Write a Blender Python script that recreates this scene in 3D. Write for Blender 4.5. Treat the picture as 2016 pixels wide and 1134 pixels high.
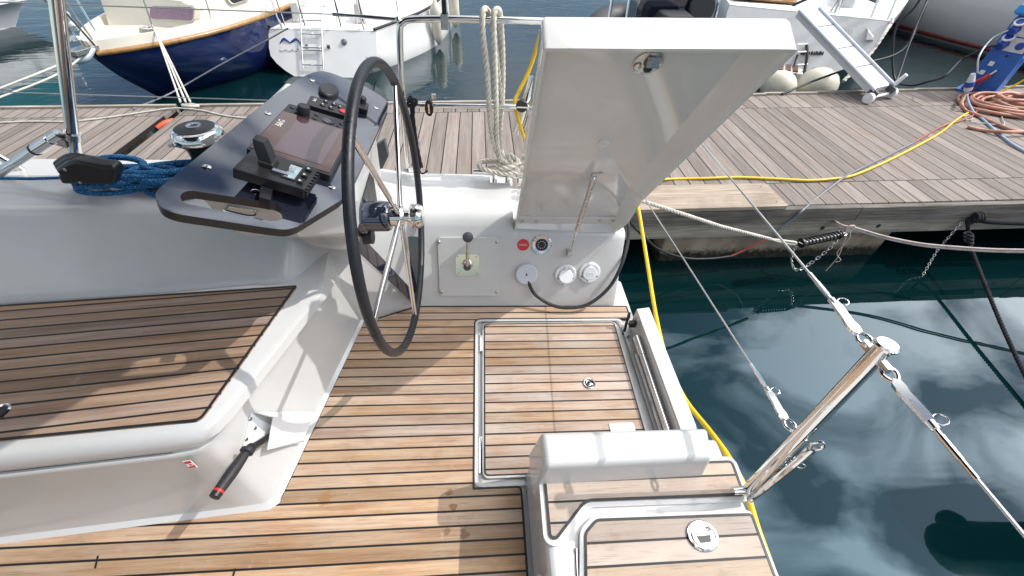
import bpy, bmesh, math, random
from mathutils import Vector, Matrix, noise as mnoise
R_ = math.radians
rnd = random.Random(7)
for o in list(bpy.data.objects): bpy.data.objects.remove(o)
SC = bpy.context.scene
COL = SC.collection
# ------------------------------------------------------------------ camera
W0, H0, FPX, CAMZ = 2016, 1134, 800.0, 1.5
def _cv(x, y): return Vector((x - 1008.0, 567.0 - y, -FPX))
_Y = _cv(940, -235).normalized(); _X2 = _cv(1940, -220)
_Z = _X2.cross(_Y).normalized(); _X = _Y.cross(_Z)
RW = Matrix((_X, _Y, _Z))                      # camera axes -> world
CAM = Vector((0, 0, CAMZ))
cd = bpy.data.cameras.new('camera'); cam = bpy.data.objects.new('camera', cd); COL.objects.link(cam)
cd.sensor_width = 36; cd.lens = 36 * FPX / W0; cd.clip_start = .02; cd.clip_end = 2000
cam.matrix_world = Matrix.Translation(CAM) @ RW.to_4x4()
SC.camera = cam
# ------------------------------------------------------------------ light
SUN_EL, SUN_AZ = R_(46.9), R_(5.2)             # azimuth from +X towards +Y
SUNV = Vector((math.cos(SUN_EL) * math.cos(SUN_AZ), math.cos(SUN_EL) * math.sin(SUN_AZ), math.sin(SUN_EL)))
sd = bpy.data.lights.new('sun', 'SUN'); sd.energy = 3.3; sd.angle = R_(.5); sd.color = (1, .965, .92)
so = bpy.data.objects.new('sun', sd); COL.objects.link(so)
so.rotation_euler = SUNV.to_track_quat('Z', 'Y').to_euler(); so.location = (3, 0, 8)
SC.view_settings.view_transform = 'Standard'; SC.view_settings.look = 'None'
SC.view_settings.exposure = -.10; SC.view_settings.gamma = 1
wd = bpy.data.worlds.new('World'); SC.world = wd; wd.use_nodes = True
nt = wd.node_tree; nt.nodes.clear()
def N(t, typ, **kw):
    n = t.nodes.new(typ)
    for k, v in kw.items(): setattr(n, k, v)
    return n
CLOUD0, CLOUD1 = 1.42, 7.0
sky = N(nt, 'ShaderNodeTexSky', sky_type='NISHITA', sun_disc=False)
sky.sun_elevation = SUN_EL; sky.sun_rotation = R_(90) - SUN_AZ; sky.air_density = 1.0; sky.dust_density = .1; sky.ozone_density = 3.0
b1 = N(nt, 'ShaderNodeBackground'); b1.inputs[1].default_value = .11
b2 = N(nt, 'ShaderNodeBackground'); b2.inputs[0].default_value = (1, 1, 1, 1)
tc = N(nt, 'ShaderNodeTexCoord'); mp = N(nt, 'ShaderNodeMapping'); mp.inputs[3].default_value = (1.3, 2.2, 3.2)
mp.inputs[1].default_value = (.35, .2, .1)
nz = N(nt, 'ShaderNodeTexNoise'); nz.inputs['Scale'].default_value = 2.1; nz.inputs['Detail'].default_value = 9; nz.inputs['Distortion'].default_value = .9
rp = N(nt, 'ShaderNodeValToRGB'); rp.color_ramp.elements[0].position = .41; rp.color_ramp.elements[1].position = .60
mx = N(nt, 'ShaderNodeMixShader'); wo = N(nt, 'ShaderNodeOutputWorld')
L = nt.links.new
def wm(op, a, b=0.0):                           # clouds shine most around the sun
    n = N(nt, 'ShaderNodeMath', operation=op)
    for i, v in enumerate((a, b)):
        if isinstance(v, (int, float)): n.inputs[i].default_value = v
        else: L(v, n.inputs[i])
    return n.outputs[0]
dt = N(nt, 'ShaderNodeVectorMath', operation='DOT_PRODUCT'); L(tc.outputs['Generated'], dt.inputs[0]); dt.inputs[1].default_value = SUNV
glow = wm('POWER', wm('MAXIMUM', dt.outputs['Value'], 0.0), 4.0)
L(wm('ADD', CLOUD0, wm('MULTIPLY', glow, CLOUD1)), b2.inputs[1])
L(sky.outputs[0], b1.inputs[0]); L(tc.outputs['Generated'], mp.inputs[0]); L(mp.outputs[0], nz.inputs['Vector'])
L(nz.outputs[0], rp.inputs[0]); sx_ = N(nt, 'ShaderNodeSeparateXYZ'); L(tc.outputs['Generated'], sx_.inputs[0])
low = wm('MINIMUM', wm('MAXIMUM', wm('MULTIPLY', wm('SUBTRACT', sx_.outputs[2], .14), 3.2), 0.0), 1.0)   # few clouds near the horizon
L(wm('MULTIPLY', low, wm('ADD', wm('MULTIPLY', rp.outputs[0], .85), wm('MULTIPLY', glow, .15))), mx.inputs[0]); L(b1.outputs[0], mx.inputs[1]); L(b2.outputs[0], mx.inputs[2]); L(mx.outputs[0], wo.inputs[0])
SC.cycles.max_bounces = 8; SC.cycles.glossy_bounces = 5; SC.cycles.diffuse_bounces = 4
# ------------------------------------------------------------------ yacht frame (trimmed a little by the stern)
TRIM = .05
RY = Matrix.Rotation(TRIM, 3, 'Y')             # yacht -> world
CB = RY.transposed() @ CAM
def bw(p): return RY @ Vector(p)
def rayw(x, y): return RW @ _cv(x, y)
def rayb(x, y): return RY.transposed() @ rayw(x, y)
AX = {'x': 0, 'y': 1, 'z': 2}
def B(x, y, ax, v):                             # point of the yacht's plane ax = v
    d = rayb(x, y); i = AX[ax]; return CB + d * ((v - CB[i]) / d[i])
def Wd(x, y, ax, v):
    d = rayw(x, y); i = AX[ax]; return CAM + d * ((v - CAM[i]) / d[i])
def Bp(x, y, n, p0):
    d = rayb(x, y); n = Vector(n); return CB + d * (n.dot(Vector(p0) - CB) / n.dot(d))
def BW(x, y, ax, v): return bw(B(x, y, ax, v))
V = Vector
# ------------------------------------------------------------------ materials
def lin(c):
    return tuple(((v / 255) / 12.92 if v / 255 <= .04045 else ((v / 255 + .055) / 1.055) ** 2.4) for v in c)
class MT:
    def __init__(s, name):
        s.m = bpy.data.materials.new(name); s.m.use_nodes = True; s.t = s.m.node_tree
        s.p = s.t.nodes['Principled BSDF']
    def n(s, typ, **kw): return N(s.t, typ, **kw)
    def l(s, a, b): s.t.links.new(a, b)
    def math(s, op, a, b=None, c=None):
        n = s.n('ShaderNodeMath', operation=op)
        for i, v in enumerate((a, b, c)):
            if v is None: continue
            if isinstance(v, (int, float)): n.inputs[i].default_value = v
            else: s.l(v, n.inputs[i])
        return n.outputs[0]
    def coord(s, scale=(1, 1, 1), loc=(0, 0, 0), rot=(0, 0, 0), src=None):
        if src is None: src = s.n('ShaderNodeTexCoord').outputs['Object']
        m = s.n('ShaderNodeMapping'); m.inputs[1].default_value = loc; m.inputs[2].default_value = rot; m.inputs[3].default_value = scale
        s.l(src, m.inputs[0]); return m.outputs[0]
    def noise(s, vec, scale=1, detail=4, rough=.55, dist=0):
        n = s.n('ShaderNodeTexNoise'); n.inputs['Scale'].default_value = scale; n.inputs['Detail'].default_value = detail
        n.inputs['Roughness'].default_value = rough; n.inputs['Distortion'].default_value = dist
        s.l(vec, n.inputs['Vector']); return n.outputs[0]
    def ramp(s, fac, stops):
        r = s.n('ShaderNodeValToRGB'); e = r.color_ramp.elements
        while len(e) < len(stops): e.new(.5)
        for i, (p, c) in enumerate(stops):
            e[i].position = p; e[i].color = (c[0], c[1], c[2], 1) if not isinstance(c, (int, float)) else (c, c, c, 1)
        s.l(fac, r.inputs[0]); return r.outputs[0]
    def mix(s, fac, a, b, mode='MIX'):
        n = s.n('ShaderNodeMix', data_type='RGBA', blend_type=mode)
        for sock, v in ((n.inputs[0], fac), (n.inputs[6], a), (n.inputs[7], b)):
            if isinstance(v, (int, float)): sock.default_value = v if sock.type == 'VALUE' else (v, v, v, 1)
            elif isinstance(v, tuple): sock.default_value = (*v[:3], 1)
            else: s.l(v, sock)
        return n.outputs[2]
    def bump(s, h, strength=.2, dist=.002):
        b = s.n('ShaderNodeBump'); b.inputs['Strength'].default_value = strength; b.inputs['Distance'].default_value = dist
        s.l(h, b.inputs['Height']); s.l(b.outputs[0], s.p.inputs['Normal']); return b
    def set(s, **kw):
        for k, v in kw.items():
            i = s.p.inputs[k.replace('_', ' ')]
            if isinstance(v, (int, float)): i.default_value = v
            elif isinstance(v, tuple): i.default_value = (*v[:3], 1) if len(i.default_value) == 4 else v
            else: s.l(v, i)
        return s
def plain(name, c, rough=.5, metal=0, coat=0, var=.08, scale=9, bump=0):
    m = MT(name); nz = m.noise(m.coord(), scale, 5)
    c1 = tuple(v * (1 - var) for v in c); c2 = tuple(min(1, v * (1 + var)) for v in c)
    m.set(Base_Color=m.ramp(nz, [(.3, c1), (.7, c2)]), Metallic=metal, Coat_Weight=coat, Coat_Roughness=.05)
    m.set(Roughness=m.ramp(nz, [(.3, max(.02, rough * .85)), (.7, rough * 1.15)]))
    if bump: m.bump(m.noise(m.coord(), 260, 2), bump, .001)
    return m.m
def gelcoat(name, c=(.595, .595, .59), rough=.20, dirt=.09, specks=.35, coat=.35):
    m = MT(name); nz = m.noise(m.coord(), 2.2, 6, .65); n2 = m.noise(m.coord((1, 1, .35)), 14, 4)
    base = m.mix(m.ramp(nz, [(.35, 0), (.75, 1)]), tuple(c), tuple(v * (1 - dirt) * k for v, k in zip(c, (1, .985, .95))))
    base = m.mix(m.ramp(n2, [(.58, 0), (.85, .4)]), base, tuple(v * .90 for v in c))
    if specks:
        vo = m.n('ShaderNodeTexVoronoi'); vo.inputs['Scale'].default_value = 70; m.l(m.coord(), vo.inputs['Vector'])
        sp = m.ramp(vo.outputs['Distance'], [(.05, 1), (.13, 0)])
        msk = m.ramp(m.noise(m.coord(), 5, 3), [(.56, 0), (.66, 1)])
        base = m.mix(m.math('MULTIPLY', sp, m.math('MULTIPLY', msk, specks)), base, (.20, .15, .10))
    m.set(Base_Color=base, Roughness=m.ramp(n2, [(.25, rough * .8), (.85, rough * 1.3)]), Coat_Weight=coat, Coat_Roughness=.06)
    m.bump(m.noise(m.coord(), 3.5, 2), .12, .004)
    return m.m
def teak(name, pitch, y0, tone=1.0, ang=0.0, cw=.0064, grey=.48, seed=0, gc=(.50, .42, .335), stains=()):
    m = MT(name); s = m.n('ShaderNodeTexCoord').outputs['Object']
    rv = m.coord(rot=(0, 0, -ang), src=s); sp = m.n('ShaderNodeSeparateXYZ'); m.l(rv, sp.inputs[0])
    v = m.math('DIVIDE', m.math('SUBTRACT', sp.outputs[1], y0), pitch)
    idx = m.math('FLOOR', v); fr = m.math('SUBTRACT', v, idx)
    d = m.math('MULTIPLY', m.math('MINIMUM', fr, m.math('SUBTRACT', 1.0, fr)), pitch)
    caulk = m.ramp(m.math('MULTIPLY', d, 100), [(cw * 50 - .06, 1), (cw * 50 + .05, 0)])
    wn = m.n('ShaderNodeTexWhiteNoise', noise_dimensions='1D'); m.l(m.math('ADD', idx, seed + .5), wn.inputs['W'])
    off = m.n('ShaderNodeCombineXYZ'); m.l(m.math('MULTIPLY', wn.outputs[0], 9.0), off.inputs[0]); m.l(m.math('MULTIPLY', wn.outputs[0], 31.0), off.inputs[2])
    va = m.n('ShaderNodeVectorMath', operation='ADD'); m.l(rv, va.inputs[0]); m.l(off.outputs[0], va.inputs[1])
    g1 = m.noise(m.coord((2.2, 55, 30), src=va.outputs[0]), 1, 6, .62, .35)
    g2 = m.noise(m.coord((9, 330, 60), src=va.outputs[0]), 1, 3, .6)
    bl = m.noise(m.coord((1.4, 3.2, 1), src=va.outputs[0]), 2.6, 5, .6, .3)
    c_l, c_d = (.53 * tone, .372 * tone, .25 * tone), (.31 * tone, .185 * tone, .117 * tone)
    base = m.mix(m.ramp(g1, [(.32, 0), (.68, 1)]), c_d, c_l)
    base = m.mix(m.ramp(bl, [(.36 if grey > .8 else .42, 0 if grey < .8 else .45), (.66, grey)]), base, tuple(v * tone for v in gc))
    base = m.mix(m.ramp(bl, [(.25, .5), (.4, 0)]), base, (.33 * tone, .17 * tone, .075 * tone))
    base = m.mix(1.0, base, m.ramp(wn.outputs[0], [(0, .72), (1, 1.14)]), 'MULTIPLY')
    st = m.noise(m.coord((1, 1.6, 1), src=rv), 3.1, 6, .66, .8)
    base = m.mix(m.ramp(st, [(.56, 0), (.74, .55)]), base, (.25 * tone, .175 * tone, .115 * tone))
    base = m.mix(m.ramp(m.noise(m.coord(src=rv), 23, 4, .7), [(.60, 0), (.78, .5)]), base, (.50 * tone, .42 * tone, .33 * tone))
    pores = m.ramp(g2, [(.30, .62), (.44, 1)])
    base = m.mix(1.0, base, pores, 'MULTIPLY')
    for sx, sy, sr, sc_ in stains:
        vd = m.n('ShaderNodeVectorMath', operation='DISTANCE'); m.l(s, vd.inputs[0]); vd.inputs[1].default_value = (sx, sy, 0)
        q = m.math('ADD', m.math('DIVIDE', vd.outputs['Value'], sr), m.math('MULTIPLY', m.noise(m.coord((38, 90, 0), src=s), 1, 4, .6), 1.6))
        base = m.mix(m.ramp(q, [(.95, .85), (1.0, 0)]) if False else m.math('MULTIPLY', m.math('LESS_THAN', q, 1.25), .62), base, sc_)
    hs = m.n('ShaderNodeHueSaturation'); w2 = m.n('ShaderNodeTexWhiteNoise', noise_dimensions='1D'); m.l(m.math('ADD', idx, seed + 7.3), w2.inputs['W'])
    m.l(m.math('ADD', .494, m.math('MULTIPLY', w2.outputs[0], .009)), hs.inputs['Hue']); m.l(m.math('ADD', .78, m.math('MULTIPLY', w2.outputs[0], .36)), hs.inputs['Saturation']); m.l(base, hs.inputs['Color']); base = hs.outputs[0]
    base = m.mix(caulk, base, (.012, .012, .014))
    m.set(Base_Color=base, Roughness=m.mix(caulk, .62, .5), Specular_IOR_Level=.35)
    h = m.math('SUBTRACT', m.math('ADD', m.math('MULTIPLY', g1, .35), m.math('MULTIPLY', pores, .4)), caulk)
    m.bump(h, .35, .0015)
    return m.m
def rope_mat(name, c, fleck=None, scale=260):
    m = MT(name); nz = m.noise(m.coord(), scale, 2); big = m.noise(m.coord(), 14, 4)
    base = m.mix(m.ramp(big, [(.35, 0), (.7, 1)]), tuple(v * .72 for v in c), c)
    if fleck:
        vo = m.n('ShaderNodeTexVoronoi'); vo.inputs['Scale'].default_value = 190; m.l(m.coord(), vo.inputs['Vector'])
        base = m.mix(m.ramp(vo.outputs['Distance'], [(.18, 1), (.34, 0)]), base, fleck)
    m.set(Base_Color=base, Roughness=.85, Specular_IOR_Level=.2); m.bump(nz, .6, .002)
    return m.m
M = {}
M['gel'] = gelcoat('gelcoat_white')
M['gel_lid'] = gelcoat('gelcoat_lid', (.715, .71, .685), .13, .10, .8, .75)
M['gel_far'] = gelcoat('gelcoat_boats', (.72, .72, .71), .18, .08)
M['grp_grey'] = gelcoat('gelcoat_grey', (.60, .61, .60), .25, .10)
M['cream'] = gelcoat('cream_deck', (.74, .70, .60), .4, .08)
M['nonslip'] = plain('nonslip_white', (.76, .76, .74), .6, 0, 0, .05, 30, .5)
def _st(x, y, z, r, c): q_ = B(x, y, 'z', z); return (q_.x, q_.y, r, c)
M['teak_sole'] = teak('teak_sole', .0443, 1.2394, 1.06, stains=(_st(884, 972, 0, .030, (.20, .085, .03)), _st(892, 1000, 0, .026, (.20, .085, .03)), _st(915, 1052, 0, .034, (.16, .085, .045)), _st(880, 1048, 0, .022, (.16, .085, .045)), _st(640, 980, 0, .05, (.30, .16, .07))))
M['teak_hatch'] = teak('teak_hatch', .0443, 1.2394 - .0003, .98, grey=.75, seed=40, gc=(.50, .43, .36))
M['teak_seat'] = teak('teak_seat', .0412, 1.1555 + .0018, .76, ang=.12, grey=.15, seed=11, gc=(.42, .30, .22))
M['teak_step'] = teak('teak_step', .0527, .4245, .86, cw=.006, grey=.95, seed=77, gc=(.56, .47, .39), stains=(_st(1288, 1024, .284, .022, (.36, .17, .05)), _st(1206, 947, .28, .022, (.38, .20, .09))))
M['caulk'] = plain('black_caulk', (.012, .012, .014), .5)
M['steel'] = plain('stainless_steel', (.78, .765, .74), .10, 1, 0, .05, 6)
M['steel_b'] = plain('brushed_steel', (.62, .60, .57), .28, 1, 0, .12, 40)
M['wire'] = plain('steel_wire', (.55, .55, .54), .35, 1, 0, .2, 300)
M['gloss'] = plain('black_gloss_board', (.016, .019, .032), .045, 0, 1, .1)
M['gloss'].node_tree.nodes['Principled BSDF'].inputs['IOR'].default_value = 1.95
M['gloss'].node_tree.nodes['Principled BSDF'].inputs['Specular Tint'].default_value = (.75, .85, 1, 1)
M['blk'] = plain('black_plastic', (.016, .016, .018), .38, 0, 0, .2, 20)
M['blk_m'] = plain('matt_black', (.022, .023, .026), .55, 0, 0, .2, 60, .3)
M['leather'] = plain('black_leather', (.013, .015, .020), .42, 0, 0, .25, 90, .4)
M['lab'] = plain('pale_print', (.75, .75, .75), .5)
M['knob'] = plain('grey_knob', (.07, .075, .085), .45)
M['red'] = plain('red_sticker', (.62, .035, .03), .35)
M['orange'] = plain('orange_plastic', (.55, .085, .03), .5)
M['white'] = plain('white_plastic', (.80, .81, .82), .3, 0, 0, .03)
M['lightgrey'] = plain('pale_grey_plastic', (.60, .63, .68), .35, 0, 0, .04)
M['screen'] = plain('brown_screen_glass', (.060, .022, .018), .04, 0, .5, .1)
M['screen_in'] = plain('purple_screen', (.075, .045, .060), .05, 0, .5, .1)
M['lcd'] = plain('grey_lcd', (.33, .42, .46), .12, 0, .2, .04)
M['yellow'] = plain('yellow_hose_rubber', (.78, .50, .010), .38, 0, 0, .12, 20)
M['cable'] = plain('black_cable', (.020, .021, .024), .5, 0, 0, .2, 30)
M['cable_g'] = plain('grey_cable', (.16, .175, .20), .4, 0, 0, .2, 30)
M['cable_r'] = plain('red_cable', (.34, .07, .06), .45, 0, 0, .25, 14)
M['cable_b'] = plain('pale_blue_cable', (.30, .42, .58), .45)
M['copper'] = plain('salmon_hose', (.45, .215, .145), .5, 0, 0, .3, 12)
M['rope_w'] = rope_mat('cream_rope', (.70, .66, .575))
M['rope_thin'] = rope_mat('white_line', (.68, .65, .58))
M['rope_pink'] = rope_mat('white_red_line', (.62, .54, .50), (.45, .15, .13), 200)
M['rope_blue'] = rope_mat('blue_rope', (.022, .14, .33), (.25, .48, .72))
M['rope_blk'] = rope_mat('black_rope', (.030, .031, .036))
M['fender'] = plain('cream_fender', (.66, .62, .50), .35, 0, 0, .1)
M['ped'] = plain('blue_pedestal', (.012, .110, .42), .38, 0, .15, .12, 8)
M['ped_top'] = plain('light_blue_cap', (.03, .30, .72), .4)
M['plugblue'] = plain('blue_plug', (.02, .06, .33), .35)
M['wood'] = plain('varnished_rail', (.36, .19, .07), .3, 0, .3, .25, 12)
M['mahog'] = plain('mahogany_door', (.13, .045, .025), .3, 0, .3, .3, 10)
M['curtain'] = plain('mauve_curtain', (.30, .20, .27), .6, 0, 0, .2, 30)
M['window'] = plain('dark_window', (.03, .028, .032), .06)
M['redline'] = plain('red_boot_stripe', (.22, .035, .03), .35)
M['anchor'] = plain('galvanised_blue', (.50, .58, .63), .4, .3)
M['grey_pad'] = plain('grey_rubber', (.085, .09, .10), .6)
M['canvas'] = plain('navy_canvas', (.02, .028, .05), .8)
M['blueband'] = plain('blue_band', (.02, .14, .50), .4)
M['teal'] = plain('teal_canvas', (.02, .16, .20), .7)
def hull_paint():
    m = MT('navy_hull'); nz = m.noise(m.coord(), 3, 5)
    m.set(Base_Color=m.ramp(nz, [(.3, (.006, .011, .055)), (.7, (.010, .020, .085))]), Roughness=.12, Coat_Weight=.4); return m.m
M['navy'] = hull_paint()
def dock_wood(name, along='y', pitch=.1215, tone=1.0, off=.02):
    m = MT(name); s = m.n('ShaderNodeTexCoord').outputs['Object']; sp = m.n('ShaderNodeSeparateXYZ'); m.l(s, sp.inputs[0])
    a, b = (sp.outputs[0], sp.outputs[1]) if along == 'y' else (sp.outputs[1], sp.outputs[0])
    # three rows of boards: near border, main run, far border
    r1 = m.math('GREATER_THAN', b, m_near[0]); r2 = m.math('GREATER_THAN', b, m_near[1])
    row = m.math('ADD', r1, r2)
    v = m.math('ADD', m.math('DIVIDE', m.math('ADD', a, off), pitch), m.math('MULTIPLY', row, .43))
    idx = m.math('FLOOR', v); fr = m.math('SUBTRACT', v, idx)
    d = m.math('MULTIPLY', m.math('MINIMUM', fr, m.math('SUBTRACT', 1.0, fr)), pitch)
    s1 = m.math('ABSOLUTE', m.math('SUBTRACT', b, m_near[0])); s2 = m.math('ABSOLUTE', m.math('SUBTRACT', b, m_near[1]))
    d = m.math('MINIMUM', d, m.math('MINIMUM', s1, s2))
    gap = m.ramp(m.math('MULTIPLY', d, 50), [(.17, 1), (.27, 0)])
    wn = m.n('ShaderNodeTexWhiteNoise', noise_dimensions='2D'); cx = m.n('ShaderNodeCombineXYZ'); m.l(idx, cx.inputs[0]); m.l(row, cx.inputs[1]); m.l(cx.outputs[0], wn.inputs['Vector'])
    of = m.n('ShaderNodeCombineXYZ'); m.l(m.math('MULTIPLY', wn.outputs[0], 7), of.inputs[1]); m.l(m.math('MULTIPLY', wn.outputs[0], 29), of.inputs[2])
    va = m.n('ShaderNodeVectorMath', operation='ADD'); m.l(s, va.inputs[0]); m.l(of.outputs[0], va.inputs[1])
    g1 = m.noise(m.coord((42, 1.6, 20), src=va.outputs[0]), 1, 7, .65, .5)
    g2 = m.noise(m.coord((190, 5, 20), src=va.outputs[0]), 1, 4, .6)
    bl = m.noise(m.coord((3, 1.0, 1), src=va.outputs[0]), 2.2, 5)
    base = m.mix(m.ramp(g1, [(.3, 0), (.7, 1)]), (.235 * tone, .192 * tone, .168 * tone), (.41 * tone, .355 * tone, .318 * tone))
    base = m.mix(m.ramp(bl, [(.5, 0), (.75, .55)]), base, (.27 * tone, .20 * tone, .15 * tone))
    base = m.mix(1.0, base, m.ramp(wn.outputs[0], [(0, .70), (1, 1.16)]), 'MULTIPLY')
    base = m.mix(1.0, base, m.ramp(g2, [(.34, .78), (.48, 1)]), 'MULTIPLY')
    base = m.mix(gap, base, (.018, .016, .015))
    m.set(Base_Color=base, Roughness=.8, Specular_IOR_Level=.25)
    m.bump(m.math('SUBTRACT', m.math('MULTIPLY', g2, .5), gap), .45, .003)
    return m.m
def board_wood(name, c1, c2, axis=0):
    m = MT(name); sc = [38, 38, 38]; sc[axis] = 1.5; sf = [150, 150, 150]; sf[axis] = 5
    g1 = m.noise(m.coord(tuple(sc)), 1, 7, .65, .4); g2 = m.noise(m.coord(tuple(sf)), 1, 3); bl = m.noise(m.coord(), 3, 4)
    base = m.mix(m.ramp(g1, [(.3, 0), (.7, 1)]), c1, c2); base = m.mix(1.0, base, m.ramp(g2, [(.34, .7), (.5, 1)]), 'MULTIPLY')
    base = m.mix(m.ramp(bl, [(.5, 0), (.75, .5)]), base, tuple(v * .5 for v in c1))
    m.set(Base_Color=base, Roughness=.85, Specular_IOR_Level=.2); m.bump(g2, .5, .003); return m.m
m_near = (2.70 - 3.4, 4.17 - 3.4)
M['dock'] = dock_wood('weathered_decking', tone=.80)
M['fascia'] = board_wood('grey_fascia_board', (.085, .075, .065), (.29, .262, .23))
M['pale_board'] = board_wood('pale_new_board', (.31, .245, .185), (.49, .41, .33))
M['beam'] = board_wood('bleached_beam', (.23, .20, .165), (.50, .455, .38))
def concrete():
    m = MT('float_concrete'); sp = m.n('ShaderNodeSeparateXYZ'); m.l(m.n('ShaderNodeTexCoord').outputs['Object'], sp.inputs[0])
    nz = m.noise(m.coord((1, 1, .5)), 6, 6, .65); n2 = m.noise(m.coord(), 38, 5, .7)
    base = m.mix(m.ramp(nz, [(.3, 0), (.7, 1)]), (.22, .165, .11), (.44, .37, .28))
    edge = m.math('ADD', sp.outputs[2], m.math('MULTIPLY', m.math('SUBTRACT', n2, .5), .12))
    weed = m.ramp(m.math('MULTIPLY', m.math('ADD', edge, .01), 4), [(.30, 1), (.52, 0)])
    wc = m.mix(m.ramp(n2, [(.45, 0), (.62, 1)]), (.006, .009, .006), (.045, .042, .02))
    base = m.mix(weed, base, wc); rust = m.ramp(m.noise(m.coord((1, 1, .6)), 9, 4), [(.66, 0), (.72, .8)])
    m.set(Base_Color=m.mix(rust, base, (.10, .035, .015)), Roughness=.8); m.bump(n2, .6, .01); return m.m
M['concrete'] = concrete()
def water():
    m = MT('harbour_water'); s = m.n('ShaderNodeTexCoord').outputs['Object']
    sp = m.n('ShaderNodeSeparateXYZ'); m.l(s, sp.inputs[0])
    far = m.ramp(m.math('DIVIDE', sp.outputs[1], 14.0), [(.12, 0), (.75, 1)])
    big = m.noise(m.coord((.8, 1.7, 1), src=s), 1.1, 3, .5, .6); sm = m.noise(m.coord((.9, 2.6, 1), src=s), 3.4, 4, .5, .8)
    h = m.math('ADD', m.math('MULTIPLY', big, .7), m.math('MULTIPLY', sm, m.math('ADD', .025, m.math('MULTIPLY', far, .20))))
    b = m.bump(h, 1.0, .022); m.l(m.math('ADD', .10, m.math('MULTIPLY', far, .9)), b.inputs['Strength'])
    m.set(Base_Color=(.0014, .0135, .0150), Roughness=.02, IOR=1.56, Specular_IOR_Level=.5, Specular_Tint=(.56, .80, 1.0))
    return m.m
M['water'] = water()
# ------------------------------------------------------------------ mesh tools
OFF = {}
def cr(pts, n=6, closed=False):
    P = [V(p) for p in pts]; out = []; k = len(P)
    segs = k if closed else k - 1
    for i in range(segs):
        if closed: p0, p1, p2, p3 = P[(i - 1) % k], P[i], P[(i + 1) % k], P[(i + 2) % k]
        else: p0, p1, p2, p3 = P[max(i - 1, 0)], P[i], P[i + 1], P[min(i + 2, k - 1)]
        for j in range(n):
            t = j / n; t2, t3 = t * t, t * t * t
            out.append(.5 * ((2 * p1) + (-p0 + p2) * t + (2 * p0 - 5 * p1 + 4 * p2 - p3) * t2 + (-p0 + 3 * p1 - 3 * p2 + p3) * t3))
    if not closed: out.append(P[-1].copy())
    return out
def frames(P, closed=False):
    n = len(P); T = []
    for i in range(n):
        a = P[(i - 1) % n] if closed or i > 0 else P[i]; b = P[(i + 1) % n] if closed or i < n - 1 else P[i]
        t = b - a; T.append(t.normalized() if t.length > 1e-9 else (T[-1] if T else V((0, 0, 1))))
    ref = V((0, 0, 1)) if abs(T[0].z) < .9 else V((1, 0, 0))
    u = (ref - T[0] * ref.dot(T[0])).normalized(); F = []
    for t in T:
        u = u - t * u.dot(t)
        u = u.normalized() if u.length > 1e-9 else t.orthogonal().normalized()
        F.append((u, t.cross(u)))
    return T, F
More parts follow.
